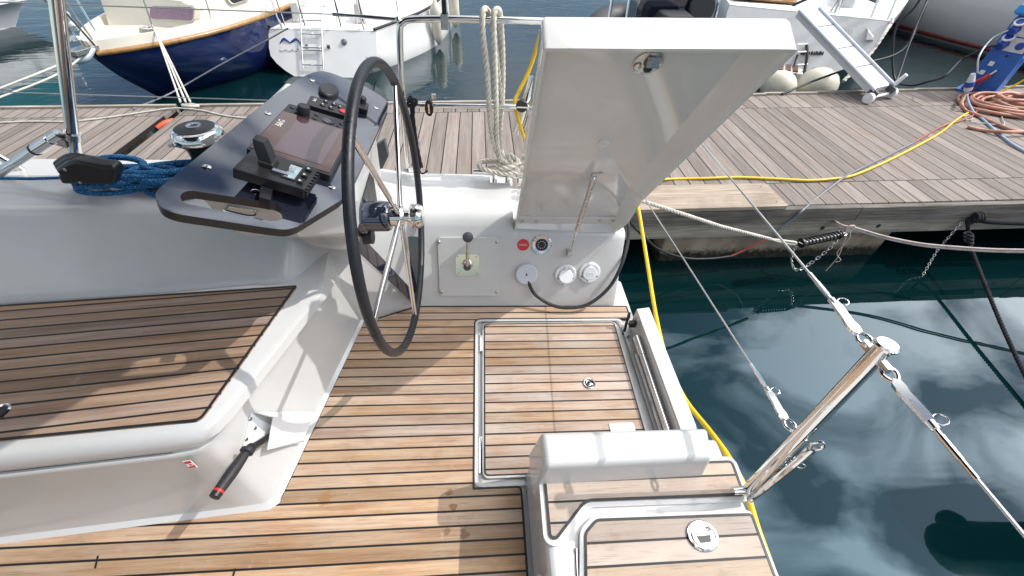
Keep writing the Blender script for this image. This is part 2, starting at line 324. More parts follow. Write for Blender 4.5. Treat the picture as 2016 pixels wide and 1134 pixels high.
class MB:
    def __init__(s): s.v, s.f, s.m, s.k = [], [], [], 0
    def mat(s, k): s.k = k; return s
    def add(s, vs, fs):
        o = len(s.v); s.v += [V(p) for p in vs]
        for f in fs: s.f.append([i + o for i in f]); s.m.append(s.k)
        return s
    def box(s, c, d, rot=None):
        c = V(c); vs = []
        for x in (-.5, .5):
            for y in (-.5, .5):
                for z in (-.5, .5):
                    p = V((x * d[0], y * d[1], z * d[2])); vs.append(c + (rot @ p if rot else p))
        return s.add(vs, [(0, 1, 3, 2), (4, 6, 7, 5), (0, 4, 5, 1), (2, 3, 7, 6), (0, 2, 6, 4), (1, 5, 7, 3)])
    def loft(s, loops, cap0=True, cap1=True, closed=True):
        n = len(loops[0]); vs = [p for l in loops for p in l]; fs = []
        for i in range(len(loops) - 1):
            for j in range(n if closed else n - 1):
                a, b = i * n + j, i * n + (j + 1) % n; fs.append((a, b, b + n, a + n))
        if cap0: fs.append(tuple(range(n - 1, -1, -1)))
        if cap1: fs.append(tuple(range((len(loops) - 1) * n, len(loops) * n)))
        return s.add(vs, fs)
    def prism(s, loop, vec):
        vec = V(vec); return s.loft([[V(p) for p in loop], [V(p) + vec for p in loop]])
    def tube(s, pts, r, n=10, closed=False, caps=True):
        P = [V(p) for p in pts]; T, F = frames(P, closed); loops = []
        for i, p in enumerate(P):
            rr = r(i / (len(P) - 1)) if callable(r) else r
            loops.append([p + (F[i][0] * math.cos(a) + F[i][1] * math.sin(a)) * rr for a in (2 * math.pi * j / n for j in range(n))])
        if closed:
            # close smoothly: find the twist offset
            base = loops[0]; k = min(range(n), key=lambda q: (loops[-1][0] - base[q]).length)
            loops.append([base[(j + k) % n] for j in range(n)]); return s.loft(loops, False, False)
        return s.loft(loops, caps, caps)
    def rod(s, a, b, r, n=12, r2=None):
        a, b = V(a), V(b); r2 = r if r2 is None else r2
        return s.tube([a, b], (lambda t: r + (r2 - r) * t), n)
    def lathe(s, prof, o, ax=(0, 0, 1), n=24):
        o = V(o); ax = V(ax).normalized(); u = ax.orthogonal().normalized(); w = ax.cross(u)
        loops = [[o + ax * h + (u * math.cos(a) + w * math.sin(a)) * r for a in (2 * math.pi * j / n for j in range(n))] for r, h in prof]
        return s.loft(loops)
    def ball(s, c, r, n=14, sc=(1, 1, 1)):
        c = V(c); loops = []
        for i in range(1, n // 2):
            t = math.pi * i / (n // 2)
            loops.append([c + V((r * sc[0] * math.sin(t) * math.cos(a), r * sc[1] * math.sin(t) * math.sin(a), -r * sc[2] * math.cos(t))) for a in (2 * math.pi * j / n for j in range(n))])
        return s.loft(loops)
    def strand_rope(s, pts, r, pitch=.035, strands=3, n=6):
        P = [V(p) for p in pts]; out = [P[0]]; step = pitch / 6
        for a, b in zip(P, P[1:]):                      # resample evenly
            k = max(1, int((b - a).length / step))
            out += [a.lerp(b, (j + 1) / k) for j in range(k)]
        T, F = frames(out); L_ = 0; ang = [0]
        for a, b in zip(out, out[1:]): L_ += (b - a).length; ang.append(2 * math.pi * L_ / pitch / strands * 1.0)
        for q in range(strands):
            ph = 2 * math.pi * q / strands
            s.tube([p + (F[i][0] * math.cos(ang[i] + ph) + F[i][1] * math.sin(ang[i] + ph)) * r * .50 for i, p in enumerate(out)], r * .56, n)
        return s
    def build(s, name, mats, parent=None, bevel=0, seg=2, ang=32, top=None):
        if not isinstance(mats, (list, tuple)): mats = [mats]
        off = OFF.get(parent.name, V((0, 0, 0))) if parent else (V(top) if top is not None else V((0, 0, 0)))
        bm = bmesh.new(); vv = [bm.verts.new(p - off) for p in s.v]; bm.verts.index_update()
        for f, k in zip(s.f, s.m):
            try: q = bm.faces.new([vv[i] for i in f]); q.material_index = k
            except ValueError: pass
        bmesh.ops.remove_doubles(bm, verts=bm.verts, dist=1e-6)
        bmesh.ops.recalc_face_normals(bm, faces=bm.faces)
        if bevel:
            es = [e for e in bm.edges if len(e.link_faces) == 2 and e.calc_face_angle(0) > R_(35)]
            bmesh.ops.bevel(bm, geom=es, offset=bevel, offset_type='OFFSET', segments=seg, profile=.5, affect='EDGES', clamp_overlap=True)
        me = bpy.data.meshes.new(name); bm.to_mesh(me); bm.free()
        for m in mats: me.materials.append(m)
        me.polygons.foreach_set('use_smooth', [True] * len(me.polygons))
        try: me.set_sharp_from_angle(angle=R_(ang))
        except Exception: pass
        o = bpy.data.objects.new(name, me); COL.objects.link(o)
        if bevel:
            w = o.modifiers.new('weighted_normals', 'WEIGHTED_NORMAL'); w.keep_sharp = True; w.weight = 80
        if parent: o.parent = parent; OFF[o.name] = off
        else: o.location = off
        return o
def slab(outer, down, holes=(), sides=0):
    """flat plate with holes: outline points on a plane, thickness vector"""
    bm = bmesh.new(); down = V(down); es = []
    for lp in [outer] + list(holes):
        vs = [bm.verts.new(V(p)) for p in lp]
        es += [bm.edges.new((vs[i], vs[(i + 1) % len(vs)])) for i in range(len(vs))]
    bmesh.ops.triangle_fill(bm, edges=es, use_beauty=True, use_dissolve=False)
    g = bmesh.ops.extrude_face_region(bm, geom=list(bm.faces))
    for e in g['geom']:
        if isinstance(e, bmesh.types.BMVert): e.co += down
    bm.verts.index_update(); bm.normal_update(); mb = MB(); dn = down.normalized()
    mb.add([v.co.copy() for v in bm.verts], [[v.index for v in f.verts] for f in bm.faces])
    if sides: mb.m = [0 if abs(f.normal.dot(dn)) > .5 else sides for f in bm.faces]
    bm.free(); return mb
def round_poly(pts, r, n=5):
    P = [V(p) for p in pts]; k = len(P); out = []
    for i in range(k):
        rr = r[i] if isinstance(r, (list, tuple)) else r
        a, b, c = P[i - 1], P[i], P[(i + 1) % k]
        if rr <= 0: out.append(b); continue
        u, w = (a - b), (c - b); q = min(rr, u.length * .49, w.length * .49)
        p0, p2 = b + u.normalized() * q, b + w.normalized() * q
        for j in range(n + 1):
            t = j / n; out.append((1 - t) ** 2 * p0 + 2 * t * (1 - t) * b + t * t * p2)
    return out
def inset(pts, d):
    """shrink a planar polygon (about its own edges) by d"""
    P = [V(p) for p in pts]; k = len(P); nrm = V((0, 0, 0))
    for i in range(k): nrm += P[i].cross(P[(i + 1) % k])
    nrm.normalize(); out = []
    for i in range(k):
        a, b, c = P[i - 1], P[i], P[(i + 1) % k]
        e1, e2 = (b - a).normalized(), (c - b).normalized()
        n1, n2 = nrm.cross(e1), nrm.cross(e2); m = n1 + n2
        if m.length < 1e-6: m = n1.copy()
        m.normalize(); cs = max(.35, m.dot(n1)); out.append(b + m * (d / cs))
    return out
def border(pts, w, h, up=(0, 0, 1), lift=0):
    """flat raised strip along the inside of a closed outline"""
    P = [V(p) for p in pts]; I = inset(P, w); up = V(up); n = len(P); mb = MB()
    a = [p + up * lift for p in P]; b = [p + up * (lift + h) for p in P]; c = [p + up * (lift + h) for p in I]; d = [p + up * lift for p in I]
    mb.loft([a, b, c, d], False, False); return mb
def ring(c, ax, R, r, n=28, k=8):
    ax = V(ax).normalized(); u = ax.orthogonal().normalized(); w = ax.cross(u)
    return [V(c) + (u * math.cos(a) + w * math.sin(a)) * R for a in (2 * math.pi * j / n for j in range(n))]
def tagit(o, label=None, cat=None, group=None, kind=None):
    if label: o['label'] = label
    if cat: o['category'] = cat
    if group: o['group'] = group
    if kind: o['kind'] = kind
    return o
def thing(name, label, cat, loc=(0, 0, 0), group=None):
    o = bpy.data.objects.new(name, None); COL.objects.link(o); o.location = V(loc); o.empty_display_size = .1
    OFF[o.name] = V(loc); return tagit(o, label, cat, group)
def text_mesh(body, size, o, ex, ey, depth=.0006):
    """lettering as mesh data for MB: origin o, reading direction ex, up ey"""
    c = bpy.data.curves.new('lettering', 'FONT'); c.body = body; c.size = size; c.extrude = depth; c.align_x = 'CENTER'; c.align_y = 'CENTER'; c.resolution_u = 3
    ob = bpy.data.objects.new('lettering', c); COL.objects.link(ob); bpy.context.view_layer.update()
    me = bpy.data.meshes.new_from_object(ob.evaluated_get(bpy.context.evaluated_depsgraph_get()))
    ex, ey = V(ex).normalized(), V(ey).normalized(); ez = ex.cross(ey); o = V(o)
    mb = MB(); mb.add([o + ex * v.co.x + ey * v.co.y + ez * v.co.z for v in me.vertices], [list(p.vertices) for p in me.polygons])
    bpy.data.objects.remove(ob); bpy.data.curves.remove(c); bpy.data.meshes.remove(me); return mb
def link_copy(o, parent, loc=None):
    c = o.copy(); COL.objects.link(c); c.parent = parent
    if loc is not None: c.location = loc
    return c
WATER = -.69
# ================================================================== THE YACHT WE STAND ON
Y = thing('sailing_yacht', 'white sailing yacht with teak cockpit, black steering wheel and raised locker lid, nearest in view', 'sailing yacht')
Y.rotation_euler = (0, TRIM, 0)
def part(name, mb, mats, parent=Y, **kw): return mb.build(name, mats, parent, **kw)
def screw(p, n, r=.007, h=.002, mat='steel_b', parent=Y, name='screw'):
    n = V(n).normalized(); mb = MB(); mb.mat(0).lathe([(r, 0), (r, h * .6), (r * .8, h)], V(p), n, 14)
    mb.mat(1).box(V(p) + n * h, (r * .9, r * .28, .0006), n.to_track_quat('Z', 'Y').to_matrix())
    return part(name, mb, [M[mat], M['caulk']], parent, ang=50)
Z3 = V((0, 0, 0))
# --- sole
sole = [(-2.7, -.7, 0), (.082, -.7, 0), (.082, .515, 0), (-.084, .515, 0), (-.084, 1.284, 0), (.690, 1.284, 0), (.690, 1.370, 0), (-.37, 1.374, 0), (-.612, 1.27, 0), (-.735, .487, 0), (-2.7, .318, 0)]
sole = round_poly(sole, [0, 0, .02, 0, .03, .018, .01, 0, 0, .03, 0], 5)
mb = slab(sole, (0, 0, -.012)); so_ = part('cockpit_sole', mb, M['teak_sole'])
mb = border(sole, .007, .0012); part('caulk_border', mb, M['caulk'], so_)
for px, y0, y1 in ((190, 1094, 1119), (460, 1119, 1140)):
    a, b = B(px + 3, y0, 'z', .0008), B(px - 3, y1, 'z', .0008)
    mb = MB().add([a + V((-.003, 0, 0)), a + V((.003, 0, 0)), b + V((.003, 0, 0)), b + V((-.003, 0, 0))], [(0, 1, 2, 3)])
    part('butt_joint', mb, M['caulk'], so_)
mb = MB().box((-1.0, .45, -.036), (3.4, 2.3, .04)); mb.box((.655, .6, -.05), (.09, .01, .04))
part('sole_moulding', mb, M['gel'])
# hatch recess kerb (white gutter round the hatch)
rec = round_poly([(-.084, .515, .0), (.64, .515, .0), (.64, 1.284, .0), (-.084, 1.284, .0)], .03, 5)
mb = border(rec, .012, .0035, lift=-.002); part('hatch_gutter', mb, M['gel'])
# --- sole hatch
hp = round_poly([(-.050, .552, 0), (.583, .552, 0), (.597, 1.262, 0), (-.043, 1.258, 0)], [.02, .01, .02, .02], 5)
mb = slab([p + V((0, 0, -.0015)) for p in inset(hp, -.007)], (0, 0, -.026)); hb = part('sole_hatch', mb, M['gel'], bevel=.003)
mb = slab(hp, (0, 0, -.006)); ht = part('hatch_teak', mb, M['teak_hatch'], hb)
mb = border(hp, .005, .001); part('caulk_border', mb, M['caulk'], hb)
for y0, y1 in ((1.10, 1.19), (.565, .70)):
    mb = MB().rod((-.068, y0, -.006), (-.068, y1, -.006), .0065, 10)
    mb.box((-.058, (y0 + y1) / 2, -.004), (.014, y1 - y0, .003)); mb.box((-.078, (y0 + y1) / 2, -.010), (.012, y1 - y0, .003))
    part('hinge', mb, M['steel'], hb)
c = B(1160, 755, 'z', .002)
mb = MB().lathe([(.027, -.004), (.027, .002), (.024, .0045), (.020, .0042), (.0185, -.003)], c, (0, 0, 1), 28)
mb.mat(1).lathe([(.0185, -.0025), (.0185, -.002), (.001, -.002)], c, (0, 0, 1), 24)
mb.mat(0).tube([c + V((.010 * math.cos(t) - .003, .012 * math.sin(t), .0035)) for t in [i * math.pi / 5 for i in range(11)]], .0026, 8)
mb.box(c + V((.008, -.004, .001)), (.014, .009, .004), Matrix.Rotation(-.5, 3, 'Z'))
part('lifting_ring', mb, [M['steel'], M['blk']], hb)
c = B(1225, 838, 'z', .004); mb = slab(round_poly([c + V((-.05, -.04, 0)), c + V((.047, -.04, 0)), c + V((.05, .012, 0)), c + V((-.052, .012, 0))], .01), (0, 0, -.006)); part('catch_plate', mb, M['white'], hb, bevel=.0015)
# --- coaming, helm wall and sheer as one moulding
H_ = [(1.366, -.06), (1.374, .0), (1.4286, .15), (1.4905, .32), (1.513, .378), (1.528, .406), (1.552, .424), (1.59, .431), (1.70, .437), (1.80, .445), (1.880, .438), (1.90, .25), (1.87, -.85)]
H2 = [(1.366, -.06), (1.374, .0), (1.4286, .15), (1.476, .28), (1.493, .330), (1.506, .354), (1.53, .364), (1.60, .368), (1.70, .370), (1.80, .372), (1.880, .360), (1.90, .25), (1.87, -.85)]
def seatback(yb, yt, zt): return [(yb, .36), (yb + .02, .43), (yb + .05, .455), (yt - .055, zt - .06), (yt - .02, zt - .02), (yt, zt - .004), (yt + .03, zt), (yt + .20, zt + .002), (yt + .235, zt - .008), (yt + .245, zt - .022), (yt + .38, zt - .018), (yt + .40, .3), (yt + .36, -.85)]
def lerp2(a, b, t): return [(p[0] + (q[0] - p[0]) * t, p[1] + (q[1] - p[1]) * t) for p, q in zip(a, b)]
P2 = [(1.285, -.06), (1.30, .12), (1.335, .26), (1.385, .38), (1.415, .44), (1.442, .470), (1.475, .486), (1.58, .500), (1.68, .508), (1.77, .513), (1.825, .500), (1.84, .30), (1.81, -.85)]
P1 = [(1.085, .30), (1.11, .41), (1.14, .445), (1.225, .53), (1.255, .565), (1.285, .585), (1.32, .595), (1.48, .598), (1.56, .592), (1.62, .582), (1.735, .565), (1.76, .3), (1.73, -.85)]
st = [(-2.9, seatback(.86, 1.17, .625)), (-2.2, seatback(.935, 1.225, .622)), (-1.6, seatback(.997, 1.262, .618)), (-1.2, seatback(1.04, 1.284, .612)), (-.92, lerp2(seatback(1.07, 1.29, .605), P1, .4)), (-.77, P1), (-.70, lerp2(P1, P2, .35)), (-.66, lerp2(P1, P2, .7)), (-.605, P2), (-.55, lerp2(P2, H_, .35)), (-.46, lerp2(P2, H_, .75)), (-.38, H_), (-.15, H_), (.06, H_), (.088, H_), (.094, H2), (.115, H2), (.30, H2), (.55, H2)]
loops = [[V((x, y, z)) for y, z in pr] for x, pr in st]
for x, k in ((.592, .010), (.615, .030), (.628, .055)):
    cy, cz = 1.65, .20
    loops.append([V((x, y + (cy - y) * k, z + (cz - z) * k * (1 if z > .25 else 0))) for y, z in H2])
sub = []                                        # refine along x for smooth blends
for i in range(len(loops[0])): sub.append(cr([l[i] for l in loops[:12]], 4)[:-1] + [l[i] for l in loops[11:]])
loops = [[sub[i][j] for i in range(len(sub))] for j in range(len(sub[0]))]
mb = MB().loft(loops, False, True, closed=False)
coam = part('coaming', mb, M['gel'], ang=50)
# transom quarter beside the wall and the hull under it
mb = MB().box((.668, 1.43, -.412), (.10, .30, .80)); part('transom_quarter', mb, M['gel'], bevel=.02)
mb = MB().loft([[V((x, y, z)) for x, y in ((-2.8, -1.4), (.60, -1.5), (.66, 1.46), (-2.8, 1.3))] for z in (-.95, -.10)]); part('hull', mb, M['gel'])
# recessed fascia under the lid
# --- seat locker
L0 = [V((-2.9, .292, -.04)), V((-.84, .466, -.04)), V((-.752, .472, -.04)), V((-.728, .492, -.04)), V((-.722, .53, -.04)), V((-.602, 1.285, -.04)), V((-.68, 1.36, -.04)), V((-2.9, 1.30, -.04))]
L0b = [p + V((0, 0, .04)) for p in L0]
def offl(L, dx, dy, z): return [V((p.x + (0 if i in (0, 7) else dx), p.y + (dy if i < 6 else 0), z)) for i, p in enumerate(L)]
La = [V((-2.9, .306, .012)), V((-.86, .480, .012)), V((-.775, .489, .012)), V((-.748, .507, .012)), V((-.740, .545, .012)), V((-.616, 1.285, .012)), V((-.68, 1.36, .012)), V((-2.9, 1.30, .012))]
Lb = [V((-2.9, .335, .30)), V((-.91, .522, .30)), V((-.842, .535, .30)), V((-.822, .553, .30)), V((-.808, .60, .30)), V((-.632, 1.20, .30)), V((-.68, 1.36, .30)), V((-2.9, 1.30, .30))]
def sh_(L, d, z):
    w = (1, 1, .35, 0, 0, 0, 0, 0); return [V((p.x + (d * w[i] if i else 0), p.y - d * w[i], z)) for i, p in enumerate(L)]
Lc = sh_(Lb, .008, .324); Lc2 = sh_(Lb, .004, .331); Ld = sh_(Lb, -.006, .331); Ld2 = sh_(Lb, -.006, .337); Ld3 = sh_(Lb, .001, .343)
Le = [V((-2.9, .326, .375)), V((-.885, .522, .375)), V((-.812, .536, .375)), V((-.786, .558, .375)), V((-.766, .602, .375)), V((-.628, 1.08, .375)), V((-.68, 1.36, .375)), V((-2.9, 1.30, .375))]
Lf = [V((-2.9, .334, .404)), V((-.885, .531, .404)), V((-.815, .546, .404)), V((-.790, .567, .404)), V((-.770, .61, .404)), V((-.638, 1.06, .404)), V((-.68, 1.36, .404)), V((-2.9, 1.30, .404))]
Lg = [V((-2.9, .350, .415)), V((-.888, .545, .415)), V((-.828, .560, .415)), V((-.805, .580, .415)), V((-.786, .62, .415)), V((-.652, 1.06, .415)), V((-.70, 1.36, .415)), V((-2.9, 1.30, .415))]
mb = MB().loft([L0, L0b, La, Lb, Lc, Lc2, Ld, Ld2, Ld3, Le, Lf, Lg], False, True)
lock = part('seat_locker', mb, M['gel'], ang=42)
o_ = M['gel']
mb = MB()                                        # dark grey seam strip under the lid
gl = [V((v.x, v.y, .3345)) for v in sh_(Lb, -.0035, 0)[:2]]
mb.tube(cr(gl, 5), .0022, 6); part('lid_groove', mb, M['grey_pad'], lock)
seat = [B(585, 562, 'z', .42), B(395, 829, 'z', .42), B(0, 868, 'z', .42) + (B(0, 868, 'z', .42) - B(395, 829, 'z', .42)) * 3.0, V((-3.0, .86, .42))]
seat = round_poly(seat[::-1], [0, 0, .02, .006], 4)
if (seat[1] - seat[0]).cross(seat[2] - seat[1]).z < 0: pass
mb = slab(seat, (0, 0, -.010)); st_ = part('seat_teak', mb, M['teak_seat'])
ar = sum((seat[i].x * seat[(i + 1) % len(seat)].y - seat[(i + 1) % len(seat)].x * seat[i].y) for i in range(len(seat)))
mb = border(seat if ar > 0 else seat[::-1], .008, .0012); part('caulk_border', mb, M['caulk'], st_)
c = B(-2, 812, 'z', .421); mb = MB().lathe([(.026, -.004), (.026, .003), (.021, .005), (.019, .0)], c, (0, 0, 1), 24); mb.mat(1).lathe([(.019, 0), (.001, .001)], c, (0, 0, 1), 20); part('lifting_ring', mb, [M['steel'], M['blk']], st_)
# red sticker on the locker front
fn = (Lb[1] - L0b[1]).cross(V((1, .09, 0))).normalized(); fn = -fn if fn.y > 0 else fn
def FP(x, y, h=0): return Bp(x, y, fn, L0b[1] + fn * (.006 + h))
q = [FP(359, 909), FP(374, 906), FP(389, 920), FP(373, 923)]
qm = sum(q, V((0, 0, 0))) / 4
mb = MB().mat(1).prism(q, -fn * .0015); mb.mat(0).prism([qm + (p - qm) * .86 + fn * .0006 for p in q], -fn * .0015)
tx = text_mesh('CE', .016, qm + fn * .0010, q[0] - q[1], fn.cross(q[0] - q[1])); mb.mat(1).add(tx.v, tx.f)
part('warning_sticker', mb, [M['red'], M['white']])
# --- access panel with gear lever (the wall leans outboard)
WNV = V((0, -math.cos(R_(20)), math.sin(R_(20)))); WUP = V((0, math.sin(R_(20)), math.cos(R_(20))))
def BQ(x, y, o=0.0): return Bp(x, y, WNV, V((0, 1.374, 0)) + WNV * o)
pn = [BQ(862, 466), BQ(866, 581), BQ(986, 581), BQ(987, 466)]
pn = [V((-.256, p.y, p.z)) if p.x < -.1 else V((.037, p.y, p.z)) for p in pn]
mb = slab([q + WNV * .001 for q in round_poly(pn, .018, 5)], WNV * .010); ap = part('access_panel', mb, M['gel'], bevel=.004, seg=3)
for x, y in ((864, 477), (978, 477), (870, 575), (978, 575)): screw(BQ(x, y, .011), WNV, .008, .004, parent=ap)
YF = .0115
pl = round_poly([BQ(897, 500, YF), BQ(897, 543, YF), BQ(944, 543, YF), BQ(944, 500, YF)], .018, 5)
mb = slab(pl, WNV * .004); lv = part('gear_lever', mb, M['steel'], bevel=.0012)
c = BQ(920, 521, YF + .006); k = BQ(921, 467, YF + .085)
mb = MB().lathe([(.026, .004), (.026, -.004), (.020, -.016), (.017, -.022)], c, -WNV, 22); part('boss', mb, M['steel'], lv)
mb = MB().lathe([(.017, -.020), (.017, -.034), (.013, -.037)], c, -WNV, 20); part('hub_cap', mb, M['knob'], lv)
mb = MB().tube(cr([c + WNV * .024, c + WNV * .036 + WUP * .018, c.lerp(k, .55) + WNV * .012, k], 5), lambda t: .0095 - .0035 * t, 10); part('lever_arm', mb, M['steel_b'], lv)
mb = MB().ball(k, .024, 20, (1, 1, .95)); part('lever_knob', mb, M['knob'], lv)
for x, y in ((901, 505), (938, 505), (903, 538), (938, 538)): screw(BQ(x, y, YF + .0042), WNV, .004, .001, parent=lv)
# --- things on the helm wall
def wallc(x, y, rx, dy=0):
    c = BQ(x, y, .001); return c, (BQ(x + rx, y) - BQ(x, y)).length
c, r = wallc(1030, 482, 12)
mb = MB().mat(0).lathe([(r * 1.08, 0), (r * 1.08, .001)], c, WNV, 28); mb.mat(1).lathe([(r, .001), (r, .0018)], c, WNV, 28)
tx = text_mesh('DIESEL', r * .46, c + WNV * .0022, (1, 0, 0), WUP, .0003); mb.mat(0).add(tx.v, tx.f)
part('fuel_sticker', mb, [M['lightgrey'], M['red']])
c, r = wallc(1066, 481, 20)
mb = MB().lathe([(r, 0), (r, .006), (r * .9, .010), (r * .62, .008), (r * .60, .003)], c, WNV, 32); fl = part('fuel_filler', mb, M['steel'])
mb = MB().mat(0).lathe([(r * .6, .002), (r * .6, .006), (r * .56, .007)], c, WNV, 28); mb.mat(0)
mb.lathe([(r * .26, .006), (r * .26, .0095), (r * .2, .0105)], c, WNV, 10)
for i in range(10):
    a = i * math.pi / 5; mb.mat(1).box(c + V((math.cos(a) * r * .36, 0, 0)) + WUP * math.sin(a) * r * .36 + WNV * .0076, (.0035, .0035, .0012), WNV.to_track_quat('Z', 'Y').to_matrix())
part('filler_cap', mb, [M['blk'], M['lab']], fl)
c, r = wallc(1036, 538, 22)
mb = MB().lathe([(r, -.002), (r, .008), (r * .96, .016), (r * .9, .019)], c, WNV, 36); sh = part('shore_power_cap', mb, M['lightgrey'])
mb = MB().prism([c + WNV * .0195 + V((-.006, 0, 0)) - WUP * .004, c + WNV * .0195 + V((.005, 0, 0)) - WUP * .004, c + WNV * .0195 + WUP * .010], WNV * .0006); part('arrow_mark', mb, M['blk'], sh)
for x, y, cover in ((1113, 540, 'white'), (1160, 536, 'white')):
    c, r = wallc(x, y, 21)
    mb = MB().lathe([(r, 0), (r, .006), (r * .93, .010), (r * .72, .009), (r * .70, .003)], c, WNV, 32); sk = part('socket_outlet', mb, M['white'])
    c2 = c + WNV * .006 - WUP * .006 if x == 1113 else c + WNV * .005
    tilt = WNV + WUP * .3 if x == 1113 else WNV
    mb = MB().lathe([(r * .66, 0), (r * .66, .008), (r * .6, .010)], c2 + WNV * .004, tilt, 28); WM = Matrix((V((1, 0, 0)), -WNV, WUP)).transposed(); mb.box(c2 + WNV * .010 - WUP * r * .72, (.010, .006, .016), WM); mb.box(c2 + WNV * .004 + WUP * r * .72, (.012, .006, .020), WM)
    if x != 1113:
        tx = text_mesh('m', r * .9, c2 + WNV * .0148, (1, 0, 0), WUP, .0006); mb.add(tx.v, tx.f)
    part('socket_cap', mb, M['white'], sk)
    for sx in (-.72, .72): part('screw', MB().lathe([(.0035, 0), (.0035, .0015)], c + V((sx * r, 0, 0)) - WUP * .35 * r + WNV * .0095, WNV, 10), M['blk_m'], sk)
# shore-power lead
cab = [BQ(1040, 553, .012), BQ(1052, 578, .030), BQ(1085, 600, .05), BQ(1120, 606, .06), BQ(1160, 598, .055), BQ(1200, 565, .035), BQ(1224, 520, .012), B(1236, 475, 'y', 1.53), B(1236, 435, 'y', 1.60), B(1228, 410, 'y', 1.68)]
mb = MB().tube(cr(cab, 8), .0085, 10); tagit(part('power_lead', mb, M['cable']))
# --- raised locker lid
LN = V((0, math.cos(R_(30)), math.sin(R_(30)))); LH = V((0, 1.514, .362))
def LL(x, y, h=0): return Bp(x, y, LN, LH - LN * 0 + LN * h)     # h away from the camera
E1, E2 = V((1, 0, 0)), V((0, -math.sin(R_(30)), math.cos(R_(30))))
out = [LL(1012, 457), LL(1213, 458), LL(1236, 441), LL(1262, 398), LL(1574, 97), LL(1069, 95)]
out = round_poly(out, [.004, .03, .03, .04, .012, .012], 4)
T_ = .098
def shr(P, d, h):
    I = inset(P, d); return [p + LN * h for p in I]
nrmx = (out[1] - out[0]).cross(out[2] - out[1])
if sum(((out[i] - out[0]).cross(out[(i + 1) % len(out)] - out[0]) for i in range(1, len(out) - 1)), V((0, 0, 0))).dot(-LN) < 0: out = out[::-1]
def flo(h, dl, dr, dt, db):
    """outline pulled in by different amounts left, right, top and bottom"""
    I = []
    cx = sum((p.x for p in out)) / len(out); vs = [(p - LH).dot(E2) for p in out]; v0, v1 = min(vs), max(vs)
    for p in out:
        v = (p - LH).dot(E2); t = (v - v0) / (v1 - v0)
        xr = None; q = p.copy()
        if p.x < .2: q.x += dl
        else: q.x -= dr * (.55 + .45 * t)
        vv = v
        if t > .9: vv -= dt
        if t < .04: vv += db
        q = V((q.x, 0, 0)) + V((0, LH.y, LH.z)) + E2 * vv
        I.append(q + LN * h)
    return I
lp = [shr(out, .022, T_), shr(out, .006, T_ - .004), shr(out, 0, T_ - .018), out, shr(out, .0085, .0), flo(.012, .013, .030, .014, .012), flo(.046, .020, .082, .026, .022)]
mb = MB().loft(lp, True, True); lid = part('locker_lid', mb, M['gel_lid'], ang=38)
fl0 = LH + LN * .046
def LF(x, y, h=0): return Bp(x, y, LN, fl0 - LN * h)
# ledge with the four hinge bolts
lg = [LF(1016, 429, .010), LF(1226, 429, .010), LF(1214, 455, .010), LF(1012, 455, .010)]
mb = MB().prism(lg, LN * .012); part('hinge_ledge', mb, M['gel_lid'], lid, bevel=.004)
for x, y in ((1028, 435), (1057, 435), (1180, 434), (1207, 434)):
    mb = MB().lathe([(.010, 0), (.010, .002), (.006, .0022), (.0058, .006), (.004, .007)], LF(x, y, .010), -LN, 14); part('hinge_bolt', mb, M['steel_b'], lid)
oc = LF(1275, 123, .001); ox, oy = LF(1307, 115, .001) - oc, (LF(1278, 107, .001) - oc)
oy = (oy - ox.normalized() * oy.dot(ox.normalized())); oy = oy.normalized() * .034
ov = lambda k, h: [oc - LN * h + ox * k * math.cos(a) + oy * k * math.sin(a) for a in (2 * math.pi * j / 36 for j in range(36))]
mb = MB().mat(0).loft([ov(1, 0), ov(1, .004), ov(.94, .005), ov(.9, .003), ov(.86, .002)])
lt = part('latch_plate', mb, M['steel_b'], lid)
mb = MB()
for s in (-.62, .60): mb.mat(0).lathe([(.009, 0), (.009, .003), (.004, .004)], oc - LN * .003 + ox * s, -LN, 14)
mb.mat(1).box(oc - LN * .004 + ox * .1 + oy * .1, (.016, .012, .036)); mb.mat(0).box(oc - LN * .008 + ox * .32 + oy * .15, (.03, .010, .024)); mb.mat(1).lathe([(.011, 0), (.011, .001)], oc - LN * .0035 - oy * .55, -LN, 14)
part('latch', mb, [M['steel_b'], M['blk']], lt)
mb = MB().lathe([(.024, 0), (.024, .0015), (.020, .003)], LF(1190, 283, .0), -LN, 24); part('blanking_disc', mb, M['gel_lid'], lid)
# gas strut
ga, gb = BQ(1122, 497, .02), LF(1168, 352, .03); gm = ga.lerp(gb, .36)
mb = MB().rod(gm, gb, .0095, 14); gs = part('gas_strut', mb, M['steel_b'])
mb = MB().rod(ga, gm, .0036, 10); part('piston_rod', mb, M['steel'], gs)
mb = MB().box(ga - WNV * .012 - WUP * .006, (.026, .016, .036), WM); mb.box(ga + V((-.010, 0, 0)) + WNV * .002, (.004, .026, .026), WM); mb.rod(ga + V((-.014, -.002, 0)), ga + V((.012, -.002, 0)), .005, 10); part('bracket', mb, M['steel_b'], gs)
bc = LF(1176, 345, .003); mb = MB()
mr = Matrix((E1, E2, -LN)).transposed() @ Matrix.Rotation(.25, 3, 'Z')
mb.box(bc, (.040, .028, .004), mr); mb.box(bc + E1 * -.018 - E2 * .012 - LN * .016, (.006, .03, .03), mr)
mb.ball(gb, .0115, 10)
for dx, dy in ((.010, .006), (-.002, .004), (.002, -.008)): mb.lathe([(.004, 0), (.003, .002)], bc + E1 * dx + E2 * dy - LN * .002, -LN, 8)
part('bracket', mb, M['steel_b'], gs)
